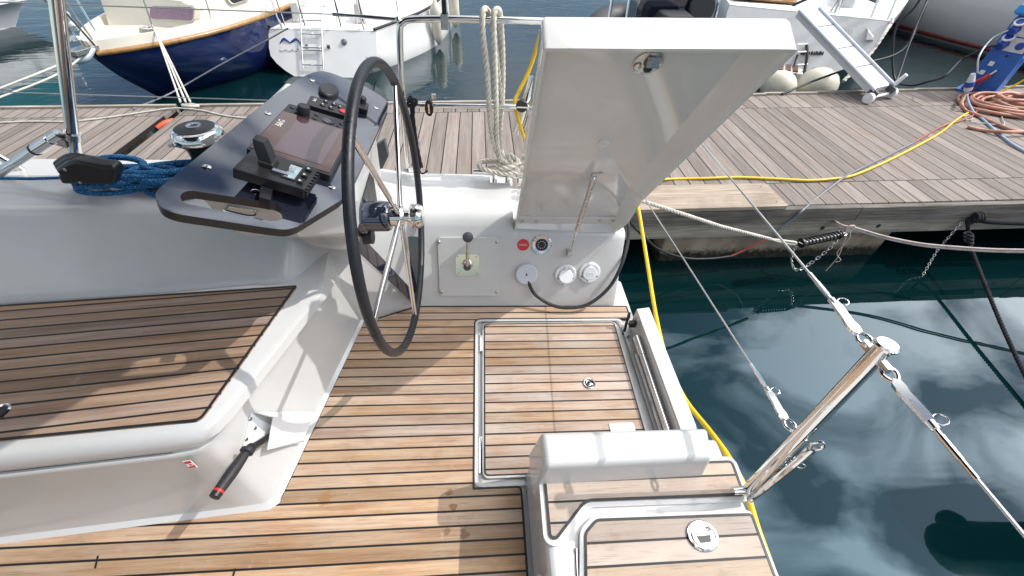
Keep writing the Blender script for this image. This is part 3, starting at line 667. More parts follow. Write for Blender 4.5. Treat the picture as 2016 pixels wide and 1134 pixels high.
# --- steering wheel
WC, WRAD = V((-.343, 1.149, .689)), .45
th, ph = .045, -.017
WN = V((math.cos(th) * math.cos(ph), math.cos(th) * math.sin(ph), math.sin(th)))
WU = V((0, 0, 1)).cross(WN).normalized(); WV = WN.cross(WU)
def wp(a, r=WRAD): return WC + (WU * math.cos(a) + WV * math.sin(a)) * r
def proj(p):
    v = RW.transposed() @ (RY @ V(p) - CAM); return (1008 + FPX * v.x / -v.z, 567 - FPX * v.y / -v.z)
def wang(x, y):
    return min((2 * math.pi * i / 720 for i in range(720)), key=lambda a: (proj(wp(a))[0] - x) ** 2 + (proj(wp(a))[1] - y) ** 2)
mb = MB().tube([wp(2 * math.pi * i / 120) for i in range(120)], .0140, 14, closed=True)
for x, y in ((691, 243), (738, 655), (812, 626), (778, 160), (828, 500)):
    a = wang(x, y); mb.tube([wp(a - .012), wp(a + .012)], .0148, 14)
wheel = part('steering_wheel', mb, M['leather'], ang=60)
hubf = WC + WN * .018
for x, y in ((778, 162), (703, 262), (741, 640), (813, 622)):
    a = wang(x, y); mb = MB().rod(WC + WN * .012 + (wp(a) - WC).normalized() * .02, wp(a), .0085, 12); part('spoke', mb, M['steel'], wheel)
mb = MB().lathe([(.030, -.020), (.034, -.016), (.034, .018), (.030, .024), (.018, .026), (.018, .044), (.036, .046), (.040, .052), (.040, .058), (.036, .060), (.036, .064), (.040, .066), (.040, .074), (.034, .084), (.020, .088)], WC, WN, 28)
mb.rod(WC + WN * .078 + WU * -.02 + WV * .03, WC + WN * .092 + WU * -.035 + WV * .055, .006, 8)
part('hub', mb, M['steel'], wheel)
mb = MB().lathe([(.058, -.135), (.058, -.10), (.050, -.096), (.050, -.03), (.046, -.022), (.030, -.018)], WC, WN, 30); part('shaft_housing', mb, M['gloss'], wheel)
mb = MB().lathe([(.060, -.124), (.060, -.118)], WC + V((0, 0, -.012)), WN, 30); mb.lathe([(.028, 0), (.026, .03), (.01, .032)], WC - WN * .12 + V((0, -.01, -.075)), WN, 20); part('sensor_ring', mb, M['blk'], wheel)
# --- helm console: body, strut, board
BA = R_(20); BN = V((math.sin(BA), 0, math.cos(BA))); BP0 = B(702.7, 347.6, 'x', -.41)
def BB(x, y, h=0): return Bp(x, y, BN, BP0 + BN * h)
def onb(x, y, h): # point at boat x,y on board plane offset h
    return V((x, y, BP0.z + (BP0.x - x) * math.tan(BA) + h / math.cos(BA)))
c0 = [onb(x, y, -.023) for x, y in ((-.735, .855), (-.555, .855), (-.452, .985), (-.446, 1.50), (-.56, 1.56), (-.72, 1.50))]
c1 = [V(p) for p in ((-.735, .93, .775), (-.56, .935, .765), (-.452, 1.03, .70), (-.45, 1.47, .66), (-.56, 1.53, .66), (-.70, 1.48, .68))]
c2 = [V(p) for p in ((-.70, 1.145, .600), (-.60, 1.145, .598), (-.50, 1.15, .600), (-.465, 1.44, .56), (-.56, 1.50, .55), (-.68, 1.46, .55))]
c3 = [V(p) for p in ((-.69, 1.22, .50), (-.60, 1.22, .48), (-.52, 1.24, .46), (-.48, 1.48, .42), (-.56, 1.55, .42), (-.67, 1.5, .42))]
mb = MB().loft([c3, c2, c1, c0]); cons = part('helm_console', mb, M['gel'], bevel=.012, seg=3, ang=40)
a = V((-.449, 1.12, 0)); mb = MB().prism([V((-.446, 1.16, .60)), V((-.446, 1.10, .66)), V((-.446, 1.14, .74)), V((-.446, 1.35, .76)), V((-.446, 1.32, .61))], (-.02, 0, 0)); part('pedestal_plate', mb, M['blk'], cons)
# strut and black foot pocket
pk = [BQ(780, 466, .003), BQ(782, 585, .003), BQ(826, 588, .003), BQ(829, 466, .003)]
mb = slab(round_poly(pk, .025, 5), -WNV * .010); part('foot_pocket', mb, M['gloss'])
sa, sb = B(655, 432, 'y', 1.19), BQ(815, 590, .004)
ax_ = (sb - sa).normalized(); sx = V((.75, -.65, .15)); sx = (sx - ax_ * sx.dot(ax_)).normalized(); sy = ax_.cross(sx)
def sl(p, w, h): return [p + sx * w + sy * h, p - sx * w + sy * h, p - sx * w - sy * h, p + sx * w - sy * h]
mb = MB().loft([sl(sa - ax_ * .05, .036, .028), sl(sb, .026, .022)]); part('console_strut', mb, M['gloss'], bevel=.006, seg=2)
# instrument board
bo = [(304, 383), (317, 410), (345, 421), (528, 449), (562, 453), (584, 447), (672, 394), (690, 368), (703, 347), (763, 216), (764, 200), (752, 190), (714, 167), (651, 143), (632, 139), (612, 144), (590, 154), (521, 202), (312, 371)]
bo3 = round_poly([BB(x, y) for x, y in bo], .012, 3)
ho = [(354, 388), (358, 380), (369, 376), (381, 375.6), (541, 400), (553, 406), (558, 417), (556, 429), (545, 435), (533, 435), (369, 401), (358, 396)]
ho3 = round_poly([BB(x, y) for x, y in ho], .006, 2)
mb = slab(bo3, -BN * .021, [ho3], 1); board = part('instrument_board', mb, [M['gloss'], M['blk']], bevel=.0018, seg=2, ang=30)
for x, y in ((407, 329), (527.5, 223), (615, 158), (741, 212), (503, 377.5), (653.5, 368.6)): screw(BB(x, y, .0003), BN, .009, .0022, 'steel', board)
eU, eV = (BB(683, 238) - BB(594, 206)).normalized(), V((0, 1, 0))   # down-slope (aft) and outboard
def bprism(pxs, h1, h0=0, r=0):
    P = [BB(x, y, h1) for x, y in pxs]
    if r: P = round_poly(P, r, 4)
    return MB().prism(P, -BN * (h1 - h0))
# brass shackle seen through the slot
c = BB(472, 412, -.055); mb = MB().tube(cr([c + V((-.032, .006, 0)), c + V((-.026, -.008, 0)), c + V((.026, -.012, -.012)), c + V((.032, .002, -.012)), c + V((.026, .012, -.012)), c + V((-.026, .014, 0))], 5, True), .0042, 8, closed=True)
part('drop_handle', mb, M['steel'], cons)
# chartplotter
def quadpx(c4): return c4
cp_body = [(484, 293), (651, 346), (703, 244), (569, 203)]
mb = bprism(cp_body, .020, .0, .006); plot = part('chartplotter', mb, M['blk'], bevel=.003)
def lerpq(q, u, v):
    (ax, ay), (bx, by), (cx, cy), (dx, dy) = q
    # bilinear in world space on the lifted plane
    A_, B_, C_, D_ = (BB(*p, .020) for p in q); return (A_.lerp(B_, u)).lerp(D_.lerp(C_, u), v)
def cpq(u0, v0, u1, v1, h=.001): return [lerpq(cp_body, u, v) + BN * h for u, v in ((u0, v0), (u1, v0), (u1, v1), (u0, v1))]
mb = MB().prism(round_poly(cpq(.02, .03, .97, .80, .0015), .004), -BN * .002); scr = part('screen', mb, M['screen'], plot)
mb = MB().prism(cpq(.25, .10, .84, .765, .0022), -BN * .001); part('display_area', mb, M['screen_in'], plot)
lo = lerpq(cp_body, .105, .56) + BN * .0022
tx = text_mesh('B&G', .021, lo, V((0, 1, 0)) + eU * -.0, -eU, .0003); part('logo', tx, M['lab'], plot)
kn = lerpq(cp_body, .26, .87)
mb = MB().lathe([(.017, 0), (.017, .022), (.015, .026)], kn, BN, 20); part('knob', mb, M['blk_m'], plot)
for u, v in ((.08, .93), (.16, .93), (.18, .85), (.42, .93), (.43, .85), (.80, .90), (.78, .83)):
    mb = MB().lathe([(.0065, 0), (.0065, .002), (.005, .003)], lerpq(cp_body, u, v), BN, 12); part('button', mb, M['blk_m'], plot)
mb = MB().lathe([(.017, 0), (.017, .0025), (.014, .003), (.0125, .001)], lerpq(cp_body, .61, .88), BN, 22); part('cursor_pad', mb, M['knob'], plot)
# autopilot keypad
kq = [(602, 205), (690, 230), (697, 212), (612, 187)]
mb = bprism(kq, .016, 0, .006); kp = part('autopilot_keypad', mb, M['blk'], bevel=.003)
def kl(u, v):
    A_, B_, C_, D_ = (BB(*p, .016) for p in kq); return A_.lerp(B_, u).lerp(D_.lerp(C_, u), v)
for u, v, r, mt in ((.33, .35, .0085, 'blk_m'), (.36, .75, .0075, 'blk_m'), (.52, .30, .0085, 'blk_m'), (.55, .72, .008, 'blk_m'), (.70, .62, .008, 'blk_m'), (.80, .30, .012, 'red')):
    mb = MB().lathe([(r, 0), (r, .003), (r * .8, .0042)], kl(u, v), BN, 16)
    if mt != 'red':
        mb.mat(1).lathe([(.0022, .0043), (.0022, .0048)], kl(u, v), BN, 8)
    part('button', mb, [M[mt], M['lab']], kp)
tx = text_mesh('B&G', .011, kl(.13, .62) + BN * .0006, V((0, 1, 0)), -eU, .0003); part('logo', tx, M['lab'], kp)
# compass puck and throttle-like remote
c = BB(647, 182, 0); mb = MB(); E = lambda k, h: [c + BN * h + eU * .030 * k * math.cos(a) + eV * .050 * k * math.sin(a) for a in (2 * math.pi * j / 32 for j in range(32))]
mb.loft([E(1, 0), E(1.02, .006), E(.98, .011), E(.86, .015), E(.80, .0145)]); part('oval_remote', mb, M['blk_m'], ang=50)
mb = bprism([(688, 204), (724, 217), (727, 203), (698, 192)], .018, 0, .01); js = part('joystick_box', mb, M['blk'], bevel=.004)
mb = MB().lathe([(.013, 0), (.012, .016), (.008, .020)], BB(713, 201, .018), BN, 16); part('joystick', mb, M['blk_m'], js)
# bar with a small display and clamp in front of the chartplotter
bq = [(457, 331), (600, 374), (629, 332), (497, 292)]
mb = bprism(bq, .052, .026, .004); bar = part('instrument_bar', mb, M['blk'], bevel=.003)
def bl_(u, v, h=0):
    A_, B_, C_, D_ = (BB(*p, .052) for p in bq); return A_.lerp(B_, u).lerp(D_.lerp(C_, u), v) + BN * h
mb = MB().prism(round_poly([bl_(.615, .24, .001), bl_(.80, .24, .001), bl_(.80, .80, .001), bl_(.615, .80, .001)], .004), -BN * .0012); part('lcd', mb, M['lcd'], bar)
mb = border([bl_(.605, .20, 0), bl_(.815, .20, 0), bl_(.815, .86, 0), bl_(.605, .86, 0)], .004, .003, BN); part('lcd_bezel', mb, M['blk_m'], bar)
for v in (.22, .50, .78):
    mb = MB().mat(0).box(bl_(.88, v, .003), (.012, .012, .006), Matrix((eU, eV, BN)).transposed()); q = bl_(.88, v, .0064)
    mb.mat(1).prism([q + eU * -.003 - eV * .003, q + eU * .003, q + eU * -.003 + eV * .003], BN * .0004); part('button', mb, [M['blk_m'], M['lab']], bar)
mb = bprism([(510, 388), (532, 394), (538, 368), (514, 362)], .028, 0, .003); part('bar_leg', mb, M['blk'], bar)
# upright phone clamp on the bar
fc = bl_(.36, .55, 0); mb = MB()
UPV = V((0, .05, 1)).normalized()
w = .014; d = .0155; hgt = .062
mb.loft([[fc + eU * sx * w * k + eV * sy * d * k + UPV * h for sx, sy in ((-1, -1), (1, -1), (1, 1), (-1, 1))] for h, k in ((0, 1.15), (.012, 1.15), (.014, 1.0), (hgt * .7, .98), (hgt, .80))])
part('phone_clamp', mb, M['blk_m'], bar, bevel=.003)
mb = MB().box(fc + eU * .03 - eV * .022 + BN * .004, (.034, .010, .006), Matrix((eU, eV, BN)).transposed()); mb.box(fc + eU * .048 + eV * .004 + BN * .006, (.012, .016, .010), Matrix((eU, eV, BN)).transposed()); part('clamp_screw', mb, M['steel'], bar)
mb = MB()
for i in range(14): mb.box(bl_(1.0 + .012, .05 + i * .065, -.012), (.006, .006, .016 + .006 * (i % 2)), Matrix((eU, eV, BN)).transposed())
part('rack_edge', mb, M['blk'], bar)
# grey speaker pad on the outboard side of the console
q = [(735, 290), (757, 276), (765, 308), (752, 334), (742, 334)]
mb = MB().prism([B(x, y, 'y', 1.62) for x, y in q], (0, .03, 0)); part('speaker_pad', mb, M['grey_pad'], cons, bevel=.006)
# --- winch
wc = V((-1.105, 1.53, .606))
mb = MB().lathe([(.085, 0), (.085, .03), (.070, .045), (.056, .085), (.058, .12), (.072, .142), (.088, .152)], wc, (0, 0, 1), 36); winch = part('winch', mb, M['blk'])
WR = .086
mb = MB().lathe([(WR * .90, .150), (WR, .153), (WR * 1.0, .164), (WR * .97, .176), (WR * .88, .188), (WR * .70, .194)], wc, (0, 0, 1), 44); part('winch_crown', mb, M['steel'], winch)
mb = MB().lathe([(WR * .76, .186), (WR * .76, .1935), (WR * .30, .1985)], wc, (0, 0, 1), 36); part('winch_cap', mb, M['blk_m'], winch)
mb = MB().mat(0).lathe([(.024, .197), (.024, .2015), (.016, .2015), (.014, .196)], wc, (0, 0, 1), 24); mb.mat(1).lathe([(.0145, .1965), (.0145, .1990)], wc, (0, 0, 1), 8); part('winch_socket', mb, [M['steel'], M['blk']], winch)
mb = MB().box(wc + V((-.085, -.035, .142)), (.02, .03, .012), Matrix.Rotation(.5, 3, 'Z')); part('stripper_arm', mb, M['steel_b'], winch)
# --- black sheet organiser on the coaming
pr = [(119, 364), (112, 348), (114, 334), (124, 324), (150, 317), (190, 325), (222, 328), (230, 343), (222, 366)]
mb = MB().prism([B(x, y, 'y', 1.315) for x, y in pr], (0, .05, .0)); org = part('sheet_organiser', mb, M['blk'], bevel=.012, seg=3)
for k, (dy, dz) in enumerate(((0, 0), (.035, .012), (.07, .022))):
    a, b = B(150, 322, 'y', 1.33 + dy) + V((0, 0, dz)), B(220, 332, 'y', 1.33 + dy) + V((0, 0, dz))
    mb = MB().tube(cr([a + V((-.06, 0, -.03)), a, a.lerp(b, .5) + V((0, 0, .002)), b], 5), .016, 10); part('sheave_cover', mb, M['blk'], org)
screw(B(158, 360, 'y', 1.314), (0, -1, 0), .005, .001, parent=org); screw(B(128, 334, 'y', 1.314), (0, -1, 0), .005, .001, parent=org)
mb = MB().tube([V((-2.9, 1.40, .632)), B(0, 351, 'y', 1.40), B(60, 352, 'y', 1.38), B(120, 350, 'y', 1.36)], .0055, 8); part('mainsheet', mb, M['rope_blue'])
# --- pushpit and lifelines, starboard side
YR = 1.82
rail = [B(802, 332, 'y', YR), B(797, 260, 'y', YR), B(790, 150, 'y', YR), B(787, 62, 'y', YR), B(793, 45, 'y', YR), B(810, 38, 'y', YR), B(875, 37, 'y', YR), B(960, 39, 'y', YR), B(1070, 42, 'y', YR)]
ext = rail[-1] + (rail[-1] - rail[-2]).normalized() * .50
rail += [ext, ext + V((.04, 0, -.05)), V((ext.x + .05, YR, .55))]
rl = rail[:3] + cr(rail[2:7], 6)[1:] + rail[7:]
mb = MB().tube(rl, .0125, 14); push = part('pushpit', mb, M['steel'])
a, b = B(792, 207, 'y', YR), B(1045, 211, 'y', YR); mb = MB().rod(a, b + (b - a) * 1.3, .0105, 12); part('mid_rail', mb, M['steel'], push)
a = B(824, 332, 'y', YR); mb = MB().rod(B(808, 150, 'y', YR) + V((0, .02, -.29)), a, .009, 10); part('gate_post', mb, M['steel'], push)
mb = MB().lathe([(.030, 0), (.030, .005), (.014, .010)], B(802, 333, 'y', YR) + V((.01, 0, -.004)), (0, 0, 1), 20); part('base_flange', mb, M['steel_b'], push)
c = B(875, 33, 'y', YR); mb = MB().box(c + V((0, 0, -.008)), (.026, .032, .036)); mb.box(c + V((0, 0, .03)), (.016, .014, .06)); part('rail_clamp', mb, M['blk'], push)
mb = MB().mat(0).box(c + V((0, -.018, -.014)), (.028, .004, .05)); part('clamp_bracket', mb, M['steel_b'], push)
# snatch block hanging from the mid rail
c = B(845, 213, 'y', YR - .02); mb = MB().mat(0).loft([[c + V((x * k, -.012 if i else .012, z * k)) for x, z in [(.018 * math.cos(a), .030 * math.sin(a) * (1.25 if math.sin(a) > 0 else 1)) for a in (2 * math.pi * j / 20 for j in range(20))]] for i, k in ((0, 1), (1, 1))])
mb.mat(1).box(c + V((0, -.0135, .005)), (.009, .002, .036)); mb.lathe([(.006, 0), (.006, .002)], c + V((0, -.013, -.012)), (0, -1, 0), 12); mb.rod(c + V((.0, 0, .03)), c + V((.014, .02, .048)), .004, 8); mb.box(c + V((.022, .012, .045)), (.02, .02, .018)); part('snatch_block', mb, [M['blk'], M['steel']], bevel=.002)
# lifelines forward of the pushpit
e = B(790, 39, 'y', YR); f = B(655, 28, 'y', YR); g = B(-30, 3, 'y', YR - .05)
mb = MB().rod(g, f, .0022, 6); mb.mat(1).rod(f, f.lerp(e, .4), .006, 10); mb.rod(f.lerp(e, .4), f.lerp(e, .92), .0075, 10); mb.ball(e + V((-.012, 0, 0)), .012, 10); part('lifeline', mb, [M['wire'], M['steel']])
mb = MB().rod(B(-30, 180, 'y', YR - .05), B(790, 206, 'y', YR), .0022, 6); part('lifeline', mb, M['wire'])
# steel post with strut, left
ya = 1.50
pb, pt_ = B(150, 322, 'y', ya), B(104, -60, 'y', ya)
mb = MB().rod(pb, pb.lerp(pt_, .18), .0205, 16); mb.rod(pb.lerp(pt_, .18), pt_, .0180, 16); post = part('arch_post', mb, M['steel'])
mb = MB().tube([pb.lerp(pt_, .165), pb.lerp(pt_, .205)], .0235, 16); mb.box(pb.lerp(pt_, .185) + V((-.05, -.01, -.012)), (.06, .03, .03), Matrix.Rotation(.35, 3, 'Y')); part('clamp', mb, M['steel_b'], post)
a, b = B(117, 264, 'y', ya - .02), B(-20, 352, 'y', ya - .04)
mb = MB().rod(a, b, .016, 14); mb.rod(a.lerp(b, .12), a.lerp(b, .34), .019, 14); mb.mat(1).rod(a.lerp(b, .33), a.lerp(b, .35), .0205, 14); part('brace', mb, [M['steel'], M['blk']], post)
a, b = B(-10, 304, 'y', ya + .05), B(72, 352, 'y', ya + .05); mb = MB().rod(a, b, .0135, 12); part('brace', mb, M['steel'], post)
# --- thick steel tube (outboard bracket) on the pushpit with black clamp
a, b = B(1018, 262, 'y', 1.86), B(1050, 152, 'y', 1.86)
mb = MB().rod(a, b, .020, 16); mb.rod(a + V((.045, .01, .02)), b + V((.045, .01, .03)), .016, 14); ot = part('rail_tube', mb, M['steel'])
c = B(1027, 207, 'y', 1.80); mb = MB().mat(0).lathe([(.025, 0), (.025, .02), (.022, .023)], c, (0, -1, .1), 24); mb.mat(1).box(c + V((0, -.024, 0)), (.046, .003, .006)); part('clamp_disc', mb, [M['blk'], M['steel']], ot)
# --- mooring cleat on the quarter
ck = V((.0, 1.80, .458)); ck.x = B(985, 330, 'z', .46).x
mb = MB().tube(cr([ck + V((-.135, .02, .032)), ck + V((-.06, .01, .036)), ck + V((.06, -.01, .036)), ck + V((.135, -.02, .032))], 5), lambda t: .011 + .006 * math.sin(math.pi * t), 10)
for s in (-.032, .032): mb.rod(ck + V((s, 0, -.02)), ck + V((s, 0, .034)), .012, 10)
mb.box(ck + V((0, 0, -.010)), (.11, .05, .014)); part('mooring_cleat', mb, M['steel'])
# --- aft seat block with teak
ab = [V((.098, -.7, -.06)), V((.098, .555, -.06)), V((.70, .555, -.06)), V((.715, -.7, -.06))]
def abl(z, d): return [V((p.x + (d if i < 2 else -d * .4), p.y - (0 if i in (0, 3) else d), z)) for i, p in enumerate(ab)]
mb = MB().loft([[*abl(-.06, 0)], [*abl(.235, .006)], [*abl(.258, .010)], [*abl(.268, .022)]], False, True); aft = part('aft_seat', mb, M['gel'], bevel=.010, seg=3, ang=40)
ZT = .280
pad = [B(x, y, 'z', ZT) for x, y in ((1068, 918.6), (1080.5, 1059), (1096, 1064), (1154, 987.5), (1468, 976), (1442, 906))]
pad = round_poly(pad, [.01, .012, .012, .02, .01, .015], 4)
def ccw(P):
    s_ = sum(P[i].x * P[(i + 1) % len(P)].y - P[(i + 1) % len(P)].x * P[i].y for i in range(len(P))); return P if s_ > 0 else P[::-1]
pad = ccw(pad)
mb = slab([p + V((0, 0, -.004)) for p in inset(pad, -.014)], (0, 0, -.03)); r1 = part('seat_rim', mb, M['gel'], aft, bevel=.006, seg=3)
mb = slab(pad, (0, 0, -.008)); part('seat_pad', mb, M['teak_step'], aft); mb = border(pad, .0075, .0012); part('caulk_border', mb, M['caulk'], aft)
ZL = .282
lo_ = ccw([B(x, y, 'z', ZL) for x, y in ((1168, 1014), (1141, 1043), (1141, 1240), (1570, 1220), (1478, 1003))])
lo_ = round_poly(lo_, [.02, .02, 0, 0, .02], 4)
mb = slab(lo_, (0, 0, -.030)); al = part('seat_lid', mb, M['gel'], aft, bevel=.005, seg=3)
lt_ = ccw([B(x, y, 'z', ZL + .002) for x, y in ((1173, 1021), (1150, 1048), (1152, 1240), (1560, 1220), (1481, 1010))])
lt_ = round_poly(lt_, [.012, .012, 0, 0, .012], 4)
mb = slab(lt_, (0, 0, -.006)); part('lid_teak', mb, M['teak_step'], aft); mb = border(lt_, .007, .0012); part('caulk_border', mb, M['caulk'], aft)
mb = MB().rod(B(1133, 1080, 'z', .272), B(1136, 1140, 'z', .272), .006, 10); mb.box(B(1130, 1110, 'z', .268), (.016, .10, .003)); part('hinge', mb, M['steel'], aft)
hc = B(1383, 1055, 'z', ZL + .003); hx, hy = V((.040, -.004, 0)), V((-.010, .047, 0))
hx, hy = B(1413, 1052, 'z', ZL + .003) - hc, B(1372, 1024, 'z', ZL + .003) - hc
EL = lambda k, h: [hc + V((0, 0, h)) + hx * k * math.cos(a) + hy * k * math.sin(a) for a in (2 * math.pi * j / 40 for j in range(40))]
mb = MB().loft([EL(1, -.003), EL(1, .003), EL(.93, .0055), EL(.80, .0045), EL(.77, .001)]); fh = part('flush_handle', mb, M['steel'], aft)
mb = MB().mat(0).loft([EL(.70, .001), EL(.70, .005), EL(.60, .006)]); mb.mat(1).prism([hc + V((0, 0, .0064)) + hx * a + hy * b for a, b in ((-.36, -.45), (.36, -.45), (.46, -.02), (-.46, -.02))], (0, 0, .0005))
mb.mat(0).prism([hc + V((0, 0, .009)) + hx * a + hy * b for a, b in ((-.30, .02), (.30, .02), (.24, .62), (-.24, .62))], (0, 0, -.004)); part('pull', mb, [M['steel'], M['blk']], fh)
# raised end bar
bt = [B(1068, 852, 'z', .385), B(1393, 843, 'z', .385), B(1401, 899, 'z', .385), B(1076, 914, 'z', .385)]
def bl2(z, d): 
    cx = sum(bt, V((0, 0, 0))) / 4; o = []
    for p in bt: o.append(V((p.x + (d if p.x > cx.x else -d), p.y + (d if p.y > cx.y else -d), z)))
    return o
mb = MB().loft([bl2(.20, .022), bl2(.285, .014), bl2(.365, .006), bl2(.385, 0)], False, True); part('end_bar', mb, M['gel'], bevel=.013, seg=4, ang=50)
c = V((.099, .195, .17)); mb = MB().lathe([(.030, 0), (.030, .010), (.022, .016)], c, (-1, 0, .1), 24); mb.mat(1).lathe([(.005, .015), (.004, .018)], c + V((0, .01, .008)), (-1, 0, .1), 10); part('vent_cover', mb, [M['gel'], M['steel_b']], aft)
# --- folded swim platform
mb = MB().loft([[V((x, y, z)) for x, y in ((.668, .40), (.735, .40), (.738, 1.255), (.672, 1.245))] for z in (-.55, .118)]); sw = part('swim_platform', mb, M['gel'], bevel=.005, seg=2)
mb = MB().rod(V((.648, .42, .055)), V((.652, 1.10, .060)), .0135, 14); mb.rod(V((.650, 1.02, .060)), V((.652, 1.12, .060)), .0165, 14); mb.rod(V((.640, .42, .02)), V((.644, 1.05, .02)), .008, 10); mb.rod(V((.640, .42, -.05)), V((.646, 1.12, -.03)), .010, 10); part('boarding_ladder', mb, M['steel'], sw)
mb = MB().box((.655, 1.20, .06), (.03, .02, .03)); mb.tube([V((.64, 1.235, .10)), V((.632, 1.20, -.02)), V((.64, 1.14, -.12))], .007, 8); mb.tube([V((.64, 1.16, .02)), V((.648, 1.20, -.10))], .006, 8); part('hinge', mb, M['blk'], sw)
mb = MB().rod(V((.655, .43, .075)), V((.655, .46, .088)), .008, 8); part('ladder_catch', mb, M['steel_b'], sw)
# --- stern stanchion with lifelines and hooks
s0, s1 = B(1479, 962, 'x', .70), B(1744, 681, 'x', .70)
mb = MB().rod(s0 + V((0, 0, -.03)), s1, .0165, 18); mb.mat(0).lathe([(.0215, -.002), (.022, .003), (.018, .007)], s1, s1 - s0, 24); stn = part('stern_stanchion', mb, M['steel'])
mb = MB().rod(s0 + V((-.05, 0, -.012)), s0 + V((.02, 0, -.012)), .011, 12); part('stanchion_socket', mb, M['steel'], stn)
mid = s0.lerp(s1, .44)
mb = MB().tube(cr([mid + V((.012, -.028, .01)), s0.lerp(s1, .32) + V((.004, -.030, 0)), s0 + V((.0, -.020, -.03))], 5), .0085, 10); part('brace', mb, M['steel'], stn)
def hook(p, d, up, name='pelican_hook'):
    d = V(d).normalized(); up = V(up); up = (up - d * up.dot(d)).normalized(); s = d.cross(up); mb = MB()
    ol = [(0, -.003), (.006, .006), (.018, .0075), (.030, .0055), (.074, .0085), (.088, .0065), (.088, -.006), (.050, -.0075), (.026, -.0105), (.010, -.0095)]
    mb.prism([p + d * a + up * b - s * .0055 for a, b in ol], s * .011)
    mb.lathe([(.0075, 0), (.0075, .014), (.006, .016)], p + d * .084, d, 12); mb.rod(p + d * .095, p + d * .18, .0048, 10); mb.rod(p + d * .11, p + d * .15, .0058, 10)
    mb.tube(ring(p + d * .085 + up * .016, s, .010, .001), .0014, 6, closed=True); mb.rod(p + d * .045 - s * .006, p + d * .045 + s * .006, .004, 10)
    mb.tube(cr([p - d * .03, p - d * .012 + up * .011, p + d * .008, p - d * .012 - up * .011], 5, True), .0038, 8, closed=True)
    return part(name, mb, M['steel'], stn), p + d * .18
top = s1 - (s1 - s0).normalized() * .03
far_u = V((.70, 1.80, .905)); far_l = V((.70, 1.80, .485))
mb = MB().box(top + V((0, 0, 0)), (.012, .07, .014)); part('eye_plate', mb, M['steel'], stn)
_, q = hook(top + V((0, .050, .004)), far_u - top, (1, 0, .4)); mb = MB().rod(q, far_u, .0028, 8); part('lifeline', mb, M['wire'], stn)
near_u = V((.70, -1.3, .89)); _, q = hook(top + V((0, -.050, -.002)), near_u - top, (1, 0, .5)); mb = MB().rod(q, near_u, .0030, 8); part('lifeline', mb, M['wire'], stn)
hook(mid + V((.012, -.030, .02)), V((-.02, .004, -1)), (1, -.6, 0))
_, q = hook(mid + V((0, .048, 0)), far_l - mid, (1, 0, .3)); mb = MB().rod(q, far_l, .0026, 8); part('lifeline', mb, M['wire'], stn)
# --- holder for the winch handle on the locker end
HNV = (Lb[5] - Lb[4]).cross(La[4] - Lb[4]); HNV = HNV.normalized(); HNV = HNV if HNV.x > 0 else -HNV
HP0 = Lb[4].lerp(La[4], .4)
def HP(x, y, h=.004): return Bp(x, y, HNV, HP0 + HNV * h)
bk = round_poly([HP(495, 811), HP(478, 882), HP(520, 878), HP(540, 850), HP(537, 838), HP(512, 826)], .004)
mb = MB().prism(bk, -HNV * .003); hold = part('handle_holder', mb, M['white'])
for x, y in ((493, 825), (502, 843), (485, 865)): screw(HP(x, y, .0045), HNV, .006, .002, parent=hold)
f0 = [HP(494, 811, .004), HP(620, 812, .004), HP(600, 868, .004), HP(527, 892, .004)]
f1 = [HP(500, 812, .006), HP(538, 822, .042), HP(618, 816, .03), HP(604, 864, .03), HP(528, 886, .042)]
th_ = .003
mb = MB()
mb.prism([HP(495, 811, .005), HP(538, 822, .042), HP(619, 815, .028), HP(612, 810, .006)], (0, 0, -th_))
mb.prism([HP(538, 822, .042), HP(526, 886, .044), HP(598, 866, .028), HP(619, 815, .028)], -HNV * th_)
mb.prism([HP(526, 886, .044), HP(598, 866, .028), HP(600, 870, .004)], (0, 0, th_))
part('holder_cover', mb, M['white'], hold, bevel=.001)
# added canvas panel, unseen above the frame, shaped to shade seat and coaming
can = [V(p) for p in ((-2.6, -1.7, 1.95), (-.45, -1.7, 1.95), (-.30, .30, 1.95), (.07, .68, 1.95), (.20, .86, 1.95), (.10, 1.60, 1.95), (-2.6, 1.58, 1.95))]
mb = slab(can, (0, 0, .02)); shade_cv = part('added_shade_canopy', mb, M['canvas'])
# ================================================================== LOOSE THINGS ON THE YACHT (world frame)
def solo(name, mb, mats, label, cat, group=None, top=None, **kw):
    o = mb.build(name, mats, None, top=top, **kw); return tagit(o, label, cat, group)
# winch handle in its holder
g0, g1 = bw(HP(488, 886, .055)), bw(HP(421, 980, .075)); gd = (g1 - g0).normalized()
wh = thing('winch_handle', 'black winch handle with a red ring, tucked into the white holder on the locker', 'winch handle', g0)
Lg_ = (g1 - g0).length
mb = MB().lathe([(.010, -.012), (.013, -.004), (.0195, -.001), (.0195, .008), (.0125, .012), (.0145, .03), (.0168, Lg_ * .5), (.0150, Lg_ * .80), (.0142, Lg_ * .86)], g0, gd, 20); mb.build('grip', M['blk_m'], wh)
mb = MB().lathe([(.0152, Lg_ * .86), (.0152, Lg_ * .905)], g0, gd, 20); mb.build('grip_ring', M['red'], wh)
mb = MB().lathe([(.0148, Lg_ * .905), (.0140, Lg_ * .99), (.010, Lg_ * 1.0)], g0, gd, 20); mb.build('end_cap', M['blk'], wh)
e0 = bw(HP(542, 852, .020)); mb = MB(); mb.tube(cr([g0 - gd * .01, g0 + (e0 - g0) * .2, g0.lerp(e0, .6), e0.lerp(g0, -.12)], 5), lambda t: .0115 - .002 * t, 10); mb.ball(g0 + (e0 - g0) * .1, .015, 12); mb.build('crank_arm', M['blk'], wh)
